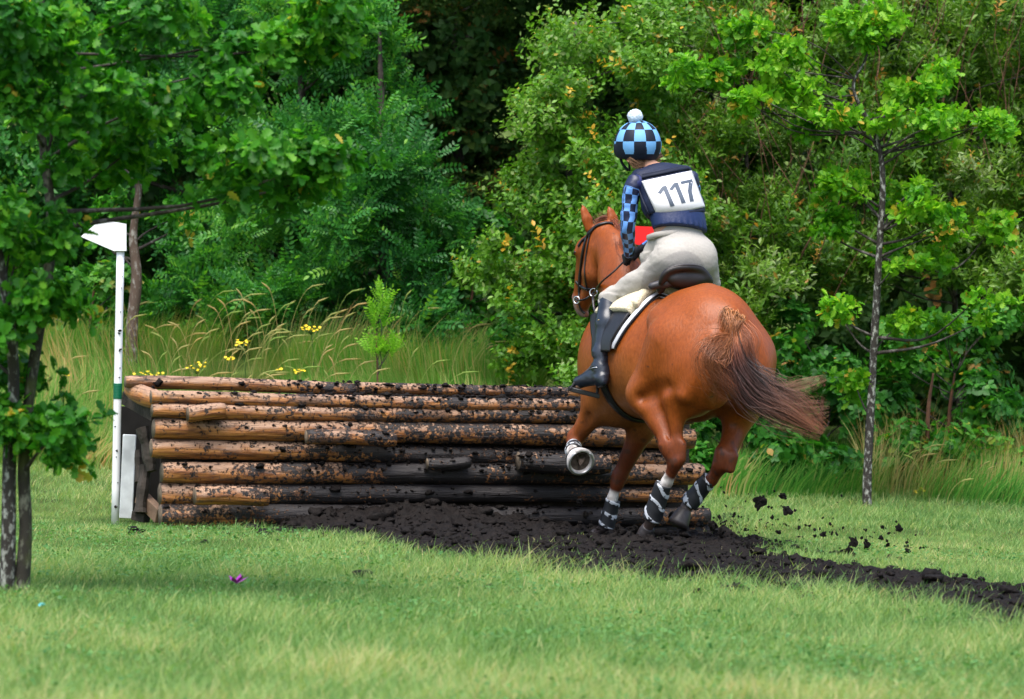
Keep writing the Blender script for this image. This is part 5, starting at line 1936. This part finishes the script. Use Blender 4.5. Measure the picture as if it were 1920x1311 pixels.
m_thorn = leafmat("thorn_leaf", [(0, (.022, .075, .014)), (.5, (.055, .125, .022)), (.85, (.12, .19, .035)), (.955, (.24, .15, .04)), (1, (.36, .16, .04))], .5, .25, .3)
m_bramble = leafmat("bramble_leaf", [(0, (.016, .090, .012)), (.5, (.040, .190, .020)), (.9, (.11, .32, .03)), (.955, (.35, .30, .05)), (1, (.45, .22, .06))], .42, .35)
m_bright = leafmat("young_leaf", [(0, (.13, .36, .02)), (1, (.32, .58, .06))], .45, .5)
m_lichen = barkmat("lichen_bark", (.026, .021, .017), (.34, .35, .31), 34, .575, None)
m_mossb = barkmat("mossy_bark", (.026, .022, .015), (.15, .15, .11), 24, .56, (.075, .095, .015))
m_brownb = barkmat("brown_bark", (.085, .055, .038), (.26, .24, .21), 24, .58)
m_darkb = barkmat("dark_bark", (.03, .022, .018), (.09, .075, .06), 16, .55)
m_twig = barkmat("red_brown_twig", (.07, .03, .015), (.14, .06, .03), 16, .5)


def base_at(px, Y):
    p = P(px, 900, Y)
    p[2] = gh(p[0], p[1])
    return p


def tree(name, label, cat, basepx, Y, trunk, lobes, kind, leaf, nper, mt, bark, r0, seed, per=3.0, group=None, rmin=.18, rmax=.42, **kw):
    b = base_at(basepx, Y)
    root = empty(name, b, label, cat, group)
    tr = [b + np.array([0, 0, -.05])] + [P(*q) for q in trunk]
    C, Rd = clumps(lobes, per, seed, rmin, rmax)
    lift = kw.pop('lift', .25)
    branches(tr, C[::2] if len(C) > 40 else C, r0, bark, root, "trunk", seed, lift=lift)
    crown("crown", C, Rd, kind, leaf, nper, mt, root, seed, **kw)
    return root


# near oak on the left, two stems from one root
Yo = 18.2
b = base_at(30, Yo)
oak = empty("oak_tree", b, "near oak tree with twin lichen covered stems at the left edge", "tree")
lob = [(60, 50, Yo, 170, 110, .9), (270, 60, Yo + .2, 170, 80, .9), (480, 70, Yo + .3, 130, 50, .6), (610, 60, Yo + .4, 50, 40, .3), (110, 260, Yo, 190, 110, .9), (330, 265, Yo + .1, 150, 75, .8),
       (520, 300, Yo + .2, 110, 45, .5), (610, 300, Yo + .2, 45, 25, .3), (40, 400, Yo, 130, 90, .8), (40, 540, Yo, 70, 80, .5), (110, 560, Yo, 40, 40, .3), (20, 690, Yo, 50, 50, .3),
       (110, 800, Yo - .1, 60, 22, .25), (20, 790, Yo, 40, 50, .3), (120, 845, Yo - .1, 25, 12, .2), (10, 150, Yo - .2, 120, 120, .8), (100, 450, Yo - .1, 70, 40, .25), (300, 170, Yo, 150, 60, .6), (150, 150, Yo, 140, 110, .8), (20, 620, Yo, 70, 60, .4), (430, 170, Yo+.2, 90, 50, .4)]
lob += [(450, 110, Yo + .2, 110, 40, .5), (560, 90, Yo + .3, 90, 40, .4), (630, 20, Yo + .4, 50, 20, .3), (420, 290, Yo + .1, 130, 45, .6), (470, 350, Yo + .1, 80, 30, .4), (590, 340, Yo + .2, 50, 18, .3)]
C, Rd = clumps(lob, 13, 301, .10, .24)
Cn = np.array(C)
tA = [b + (.03, .02, -.05), P(48, 1000, Yo), P(45, 850, Yo), P(62, 690, Yo), P(92, 500, Yo), P(96, 400, Yo + .05), P(76, 220, Yo + .1), P(78, 60, Yo + .1), P(80, -160, Yo + .1)]
tB = [b + (-.03, 0, -.05), P(16, 1000, Yo - .03), P(18, 860, Yo - .03), P(26, 740, Yo - .05), P(18, 600, Yo - .2), P(-20, 380, Yo - .3), P(-60, 150, Yo - .4)]
branches(tA, [c for c in C if c[0] > tA[4][0] - .1][::5], [.042, .032, .028, .027, .026, .025, .020, .013, .008], m_mossb, oak, "trunk", 1)
branches(tB, [c for c in C if c[0] <= tA[4][0] - .1][::2], [.046, .036, .032, .030, .026, .020, .012], m_lichen, oak, "trunk", 2)
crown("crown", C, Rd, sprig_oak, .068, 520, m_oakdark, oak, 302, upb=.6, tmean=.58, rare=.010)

# oak sapling at the right
Yr = 29.6
ol = [(1290, 140, Yr, 100, 28, .4), (1400, 65, Yr, 60, 35, .3), (1390, 130, Yr, 80, 35, .3), (1470, 165, Yr, 70, 30, .4), (1630, 35, Yr, 90, 28, .4), (1600, 70, Yr, 60, 25, .3), (1530, 220, Yr, 90, 40, .4), (1640, 220, Yr, 90, 35, .4),
      (1760, 140, Yr, 35, 35, .3), (1700, 190, Yr, 60, 40, .4), (1800, 235, Yr, 100, 40, .4), (1880, 230, Yr, 60, 30, .3), (1590, 340, Yr, 60, 45, .4), (1560, 400, Yr, 45, 50, .4), (1690, 380, Yr, 80, 55, .5), (1790, 410, Yr, 60, 40, .4),
      (1870, 430, Yr, 50, 30, .3), (1700, 480, Yr, 90, 35, .4), (1570, 585, Yr, 55, 30, .3), (1720, 600, Yr, 50, 22, .3), (1800, 600, Yr, 60, 22, .3), (1600, 720, Yr, 30, 18, .2), (1420, 180, Yr, 90, 35, .3), (1500, 100, Yr, 60, 40, .3), (1850, 560, Yr, 60, 20, .3)]
tree("oak_sapling", "slender young oak with a white flecked trunk and bright green leaves behind the horse's tail", "tree", 1628, Yr,
     [(1626, 900, Yr), (1636, 700, Yr), (1648, 480, Yr), (1655, 330, Yr), (1640, 250, Yr), (1600, 165, Yr), (1628, 90, Yr), (1620, -60, Yr)], ol, sprig_oak, .075, 620, m_oakleaf, m_lichen,
     [.043, .035, .031, .027, .023, .019, .014, .009, .005], 311, per=26.0, rmin=.07, rmax=.17, upb=.5, tmean=.74, rare=.02)

# small dark-trunked tree behind the flag pole
tree("small_tree", "slim brown trunked tree just behind the white flag pole", "tree", 243, 31.6,
     [(247, 620, 31.6), (256, 520, 31.6), (250, 440, 31.6), (262, 330, 31.6), (255, 180, 31.6)], [(250, 330, 31.8, 120, 90, .6), (300, 230, 31.8, 110, 90, .6), (180, 430, 31.8, 60, 50, .4), (330, 420, 31.8, 50, 40, .3)],
     sprig_oak, .07, 330, m_oakdark, m_brownb, [.055, .05, .045, .035, .025, .012], 321, per=4, rmin=.12, rmax=.3, tmean=.5)

# ashes, hazels and thorns of the wood's edge
ash = dict(kind=sprig_ash, leaf=.058, nper=430, mt=m_ashleaf, bark=m_darkb, upb=.35)
tree("ash_tree", "feathery ash with drooping sprays, middle of the three behind the log fence", "tree", 720, 33.4,
     [(722, 500, 33.4), (716, 250, 33.4), (712, 60, 33.4)], [(720, 190, 33.2, 90, 80, .8), (740, 300, 33.0, 130, 90, .9), (700, 420, 32.8, 150, 90, .9), (800, 450, 33.0, 90, 110, .8), (660, 540, 32.6, 140, 80, .7), (790, 580, 32.6, 110, 70, .6), (640, 330, 33, 100, 90, .8)],
     r0=[.07, .06, .04, .015], seed=331, per=5, group="ash trees of the wood edge", tmean=.50, **ash)
tree("ash_tree", "light green ash with its crown above the left half of the log fence", "tree", 560, 34.0,
     [(562, 480, 34.0), (566, 220, 34.0), (560, 0, 34.0)], [(600, 60, 34, 140, 110, .9), (660, 100, 33.8, 110, 110, .8), (540, 230, 33.6, 130, 110, .9), (500, 400, 33.4, 130, 120, .9), (470, 540, 33.2, 150, 90, .8), (560, 570, 33, 120, 70, .7)],
     r0=[.07, .06, .04, .015], seed=332, per=5, group="ash trees of the wood edge", tmean=.60, **ash)
tree("ash_tree", "tall blue green ash rising at the top left behind the near oak", "tree", 380, 35.0,
     [(384, 480, 35), (388, 220, 35), (384, -20, 35)], [(380, 60, 35, 190, 130, 1.0), (330, 250, 34.8, 190, 130, 1.0), (380, 430, 34.6, 170, 120, .9), (330, 570, 34.2, 190, 80, .8), (180, 250, 35, 160, 150, .9)],
     r0=[.09, .08, .05, .02], seed=333, per=4.2, group="ash trees of the wood edge", tmean=.46, **ash)
tree("hazel_tree", "dense dark green hazel behind the near oak at the left edge", "tree", 90, 35.4,
     [(92, 450, 35.4), (96, 200, 35.4)], [(70, 120, 35.4, 200, 170, 1.0), (60, 360, 35, 200, 150, 1.0), (90, 560, 34.4, 200, 110, .9), (-80, 400, 35, 120, 250, 1.0)],
     sprig_sallow, .085, 300, m_ashleaf, m_darkb, [.08, .06, .02], 334, per=4, tmean=.42)
tree("hawthorn_tree", "dark brownish leaved hawthorn in the gap left of the big sallow bush", "tree", 860, 37.6,
     [(862, 480, 37.6), (858, 220, 37.6), (850, -20, 37.6)], [(840, 90, 37.6, 170, 150, 1.0), (800, 250, 37.6, 130, 150, .9), (920, 150, 37.6, 130, 170, .9), (880, 330, 37.6, 130, 130, .9)],
     sprig_sallow, .050, 520, m_thorn, m_darkb, [.09, .07, .05, .02], 335, per=4, tmean=.50, rare=.05, upb=.2)

# sallow bushes: the big one behind the horse's head
sal = dict(kind=sprig_sallow, mt=m_sallow, bark=m_darkb, leaf=.062)
tree("sallow_bush", "big round leaved sallow bush behind the horse's head with a few yellow leaves", "bush", 1120, 31.8,
     [(1100, 520, 31.8), (1060, 250, 31.8), (1080, 40, 31.8)], [(1080, 60, 31.8, 130, 100, .8), (1020, 210, 31.5, 85, 90, .7), (1120, 220, 31.2, 150, 120, .8), (1010, 370, 31.3, 80, 90, .7), (1110, 400, 31.0, 150, 130, .8), (970, 500, 31.2, 90, 90, .6),
      (1080, 560, 30.9, 150, 120, .8), (1010, 640, 30.8, 110, 90, .6), (1110, 690, 30.8, 90, 60, .6), (1230, 120, 31.8, 130, 140, .8), (1240, 350, 31.6, 120, 160, .8), (1230, 560, 31.4, 120, 140, .7)],
     r0=[.05, .045, .03, .01], seed=341, per=5.5, nper=520, upb=.7, tmean=.60, rare=.018, **sal)
wil = dict(kind=sprig_willow, mt=m_willow, bark=m_darkb, leaf=.078)
tree("willow_bush", "narrow leaved willow thicket with reddish shoots behind the rider", "bush", 1420, 33.0,
     [(1420, 560, 33), (1400, 300, 33), (1380, 40, 33)], [(1330, 60, 33, 170, 120, .9), (1480, 100, 33, 170, 140, .9), (1400, 280, 32.6, 200, 140, .9), (1420, 460, 32.2, 160, 120, .8), (1400, 620, 31.8, 150, 110, .7)],
     r0=[.03, .025, .018, .01], seed=342, per=5.5, nper=300, upb=.9, tmean=.52, rare=.02, group="willow thickets of the wood edge", **wil)
tree("willow_bush", "narrow leaved willow thicket with reddish shoots filling the top right corner", "bush", 1800, 33.4,
     [(1790, 560, 33.4), (1780, 300, 33.4), (1800, 40, 33.4)], [(1680, 80, 33.4, 190, 140, .9), (1860, 80, 33.4, 170, 160, .9), (1660, 280, 33, 180, 140, .9), (1860, 300, 33, 170, 150, .9), (1700, 480, 32.8, 180, 120, .8), (1880, 500, 32.6, 150, 130, .8), (2010, 300, 33, 100, 300, .9)],
     r0=[.03, .025, .018, .01], seed=343, per=5.5, nper=300, upb=.9, tmean=.58, rare=.015, group="willow thickets of the wood edge", **wil)
# long reddish shoots standing up through the willows
def shoots(parent, px0, px1, py0, py1, Y, n, seed):
    r = np.random.default_rng(seed)
    for k in range(n):
        a = P(r.uniform(px0, px1), r.uniform(py0, py1), Y + r.uniform(-.9, .2))
        L = r.uniform(.4, 1.1)
        d = unit(np.array([r.normal(.1, .35), r.normal(0, .2), 1.0]))
        V, F, _, _ = tube(spline([a, a + d * L * .5, a + d * L + (r.normal(0, .06), 0, 0)], 6), np.linspace(.0045, .0015, 6), 5)
        build("shoot", V, F, m_twig, parent)


byl = {o['label']: o for o in bpy.data.objects if o.get('label')}
shoots(byl["narrow leaved willow thicket with reddish shoots filling the top right corner"], 1520, 2000, 20, 420, 33.0, 95, 5)
shoots(byl["narrow leaved willow thicket with reddish shoots behind the rider"], 1230, 1560, 20, 600, 32.6, 95, 6)

# brambles and low growth
br = dict(kind=sprig_bramble, mt=m_bramble, bark=m_twig, leaf=.062)
for i, (lab, bx, Y, lobes, tm) in enumerate([
    ("low bramble bush behind the horse's hind legs", 1390, 31.0, [(1380, 780, 31.0, 120, 100, .6), (1440, 700, 31.2, 120, 100, .6), (1330, 850, 30.8, 90, 60, .4), (1450, 850, 30.7, 90, 50, .4)], .46),
    ("bramble bush between the young oak's trunk and the flying tail", 1540, 31.6, [(1540, 640, 31.8, 110, 100, .6), (1550, 760, 31.5, 110, 90, .6), (1560, 860, 31.0, 80, 50, .4)], .40),
    ("wide bramble bank right of the young oak's trunk", 1780, 31.8, [(1720, 640, 32.0, 120, 90, .7), (1850, 650, 32.0, 130, 90, .7), (1760, 760, 31.7, 130, 80, .6), (1890, 780, 31.6, 110, 70, .6)], .42),
    ("leafy weeds and low bramble at the young oak's foot, right side", 1740, 30.9, [(1700, 850, 31.0, 60, 50, .3), (1790, 840, 31.0, 80, 50, .3), (1890, 850, 30.9, 80, 50, .3), (1500, 880, 30.6, 60, 35, .3)], .55),
    ("dark bush in the hollow between the ash and the sallow", 880, 33.6, [(890, 470, 34, 120, 100, .6), (860, 600, 33.4, 120, 80, .6), (930, 620, 32.4, 90, 60, .5)], .30),
    ("low green bush at the foot of the wood behind the white flag pole", 170, 32.6, [(170, 560, 33, 130, 80, .6), (200, 640, 32.6, 110, 60, .5), (60, 640, 33, 130, 80, .6)], .52)]):
    tree("bramble_bush", lab, "bush", bx, Y, [(bx, 780 if bx > 1000 else 600, Y), (bx + 10, 700 if bx > 1000 else 520, Y)], lobes, r0=[.02, .018, .008], seed=350 + i, per=6.5, nper=430,
         rmin=.12, rmax=.28, upb=.5, tmean=tm, rare=.012, group="bramble bushes at the foot of the wood", **br)
tree("ash_seedling", "bright green seedling standing in the long grass behind the log fence", "plant", 708, 30.6,
     [(706, 640, 30.6), (704, 575, 30.6)], [(705, 590, 30.6, 16, 30, .08), (705, 640, 30.6, 50, 22, .12), (715, 565, 30.6, 14, 22, .06)], sprig_ash, .036, 900, m_bright, m_twig, [.008, .006, .003], 361, per=60, rmin=.05, rmax=.10, upb=1.2)

# the wood behind: reads as one mass
r = np.random.default_rng(370)
C, Rd = [], []
for k in range(560):
    Y = r.uniform(37.0, 41)
    C.append(np.array([r.uniform(-9.5, 9.5), Y, r.uniform(.2, 9.0)])); q = r.uniform(.5, .95); Rd.append((q, q, q * .8))
for k in range(130):
    C.append(np.array([r.uniform(-7, 8), r.uniform(35.0, 37), r.uniform(.5, 2.4)])); q = r.uniform(.4, .7); Rd.append((q, q, q * .8))
for k in range(150):
    C.append(np.array([r.uniform(-8, 8), r.uniform(34.5, 37), r.uniform(5.2, 8.0)])); q = r.uniform(.45, .8); Rd.append((q, q, q * .8))
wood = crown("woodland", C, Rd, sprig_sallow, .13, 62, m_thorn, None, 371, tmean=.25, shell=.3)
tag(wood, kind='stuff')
mb = MB()
for k in range(7):
    bx = -7 + 2.2 * k + r.uniform(-.6, .6); by = r.uniform(39.5, 42)
    b_ = np.array([bx, by, float(gh(bx, by)) - .1])
    t_ = empty("woodland_tree", b_, "dim trunk standing inside the wood behind the bushes", "tree", "trunks inside the wood")
    V, F, _, _ = tube(spline([b_, b_ + (r.normal(0, .2), 0, 3), b_ + (r.normal(0, .5), 0, 8)], 14), np.linspace(r.uniform(.08, .15), .05, 14), 9)
    build("trunk", V, F, m_darkb, t_)

# ------------------------------------------------------------------ ragwort flowers
m_petal = mat("yellow_petal", (.78, .55, .02), .6, .3)
m_stem = leafmat("weed_stem", [(0, (.06, .14, .03)), (1, (.10, .20, .04))])
for i, (px, py, Y, s, lab) in enumerate([
    (584, 616, 31.2, 1.0, "tallest yellow ragwort, nearest the young ash seedling"), (456, 641, 31.0, 1.2, "yellow ragwort above the middle of the log fence's left half"),
    (369, 686, 30.8, 1.3, "bright yellow ragwort just above the top rail"), (274, 699, 30.8, 1.0, "yellow ragwort close beside the white flag pole"),
    (557, 694, 30.8, .8, "small yellow ragwort low over the top rail, under the tallest one"), (428, 672, 31.0, .5, "tiny yellow ragwort right of the brightest one"),
    (120, 702, 30.6, .5, "small yellow ragwort left of the flag pole"), (524, 694, 30.9, .5, "tiny yellow ragwort low among the seeding grass"),
    (1722, 919, 30.3, .55, "single low yellow flower right of the young oak's foot")]):
    top_ = P(px, py, Y)
    b_ = np.array([top_[0] + .03, top_[1], float(gh(top_[0], top_[1]))])
    root = empty("ragwort" if i < 8 else "dandelion", b_, lab, "flower", "yellow flowers in the long grass")
    rr = np.random.default_rng(i + 400)
    mb = MB(); V, F, _, _ = tube(spline([b_ + (0, 0, -.02), (b_ + top_) / 2 + (.01, 0, 0), top_ - (0, 0, .03)], 8), .004, 6); mb.add(V, F)
    heads = []
    for k in range(int(10 * s) + 2):
        hp = top_ + rr.normal(0, 1, 3) * np.array([.045, .03, .014]) * s
        V, F, _, _ = tube([top_ - (0, 0, .05 * s), hp], .0018, 4); mb.add(V, F); heads.append(hp)
    mb.build("stem", m_stem, root, types={}).data.attributes.new("tint", 'FLOAT', 'POINT')
    for hp in heads:
        fb = MB()
        nn_ = unit(rr.normal(0, .3, 3) + np.array([0, -.5, 1])); a1 = unit(np.cross(nn_, [1, 0, 0])); a2 = np.cross(nn_, a1)
        q = [hp]
        for j in range(16):
            rad = .016 if j % 2 == 0 else .009
            q.append(hp + rad * (math.cos(j * math.pi / 8) * a1 + math.sin(j * math.pi / 8) * a2))
        fb.add(q, [(0, 1 + j, 1 + (j + 1) % 16) for j in range(16)])
        fb.build("flower_head", m_petal, root)

# ------------------------------------------------------------------ little things on the lawn
p = ground_px(443, 1116)
root = empty("purple_flower", p, "lone purple flower lying in the short grass in front of the fence", "flower")
fb = MB()
for k in range(6):
    a = k * 1.05 + .2; d = np.array([math.cos(a), math.sin(a), .55 + .3 * (k % 2)])
    e = p + (0, 0, .06) + unit(d) * .066
    s_ = np.cross(unit(d), hz) * .018
    c = p + (0, 0, .055)
    fb.add([c, (c + e) / 2 + s_, e, (c + e) / 2 - s_, (c + e) / 2 + (0, 0, .004)], [(0, 1, 4), (1, 2, 4), (2, 3, 4), (3, 0, 4)])
fb.build("petals", mat("purple_petal", (.33, .015, .36), .5), root)
V, F, _, _ = tube([p, p + (.004, 0, .042)], .003, 6); build("stem", V, F, m_stem, root)
p = ground_px(77, 1155)
V, F = lumps([p + (0, 0, .05)], [.017], 12, *ico(2), squash=.55)
tag(build("bottle_cap", V, F, mat("cyan_plastic", (.02, .40, .50), .35), None), "small cyan plastic cap lying in the grass by the near oak", "cap")
p = ground_px(252, 1003)
V, F = lumps([p + (.0, 0, .02), p + (.06, .02, .015), p + (-.05, .01, .012)], [.045, .03, .03], 14, *ico(2), squash=.5)
o = build("turf_clod", V[:len(ico(2)[0])], [tuple(f) for f in ico(2)[1]], m_mud, None); tag(o, "dark clod of mud on the grass at the foot of the flag pole", "clod")
r = np.random.default_rng(500)
V, F = lumps(np.zeros((1, 3)), [1.0], 15, *ico(2), squash=.8)
protos = []
for k in range(6):
    V, F = lumps(np.zeros((1, 3)), [1.0], 16 + k, *ico(2), squash=.75)
    V = V + .18 * vnoise(V * 3.5, k)[:, None] * V
    me = bpy.data.meshes.new("mud_clod"); me.from_pydata([tuple(v) for v in V], [], [tuple(f) for f in F]); me.materials.append(m_mud)
    protos.append(me)
fly = [(1425, 942, 12), (1476, 958, 12), (1468, 930, 7), (1544, 1003, 9), (1685, 990, 11), (1588, 1040, 17), (1600, 1018, 9), (1625, 1022, 9), (1460, 998, 6), (1743, 1065, 10), (1885, 1075, 9), (1702, 1033, 6),
       (1529, 1037, 9), (1352, 998, 9), (1337, 985, 11), (1687, 1048, 6), (1419, 1007, 6), (1448, 970, 5), (1395, 1018, 6), (1578, 930, 3), (1793, 1060, 5), (1664, 1022, 6), (1650, 1006, 3), (1405, 1026, 10), (1560, 1000, 4)]
named = {0: "round mud clod in the air nearest below the flying tail", 1: "flattened mud clod in the air right of the round one", 5: "biggest dark clod of turf flying just above the mud track", 4: "long thin flying clod below the young oak's foot",
         10: "flying clod farthest right above the mud track", 9: "upright clod hanging over the right part of the mud track", 14: "mud clod flying off the lowest log's end"}
r2 = np.random.default_rng(501)
for k in range(150): fly.append((r2.uniform(1330, 1760), 0, 1.0 + 2.4 * r2.uniform() ** 2))
for k in range(50): fly.append((r2.uniform(1085, 1345), 1025 - abs(r2.normal(0, 34)), r2.uniform(2, 7)))
for i, (px, py, s) in enumerate(fly):
    if py == 0: py = 965 + (px - 1330) * .17 + abs(r2.normal(0, 34)) * r2.choice([-1, -.3, 1])
    Y = r2.uniform(22.6, 24.2)
    if i <= 24: s = s * .78
    if 1080 < px < 1346 and i > 24: Y = r2.uniform(24.0, 24.7)
    q = P(px, py, Y)
    o = bpy.data.objects.new("mud_clod", protos[i % 6]); col.objects.link(o)
    o.location = tuple(q); sc = s * Y / FPX
    o.scale = (sc * r2.uniform(.7, 1.1), sc, sc * r2.uniform(.6, 1.5)) if i != 4 else (sc * .6, sc * .6, sc * 1.4)
    o.rotation_euler = tuple(r2.uniform(0, 6, 3)) if i != 4 else (0, -.5, 0)
    tag(o, named.get(i, "small crumb of mud flung up behind the horse" if i < 175 else "wet lump of mud splashing up round the horse's hooves"), "clod", "mud clods thrown up behind the horse")
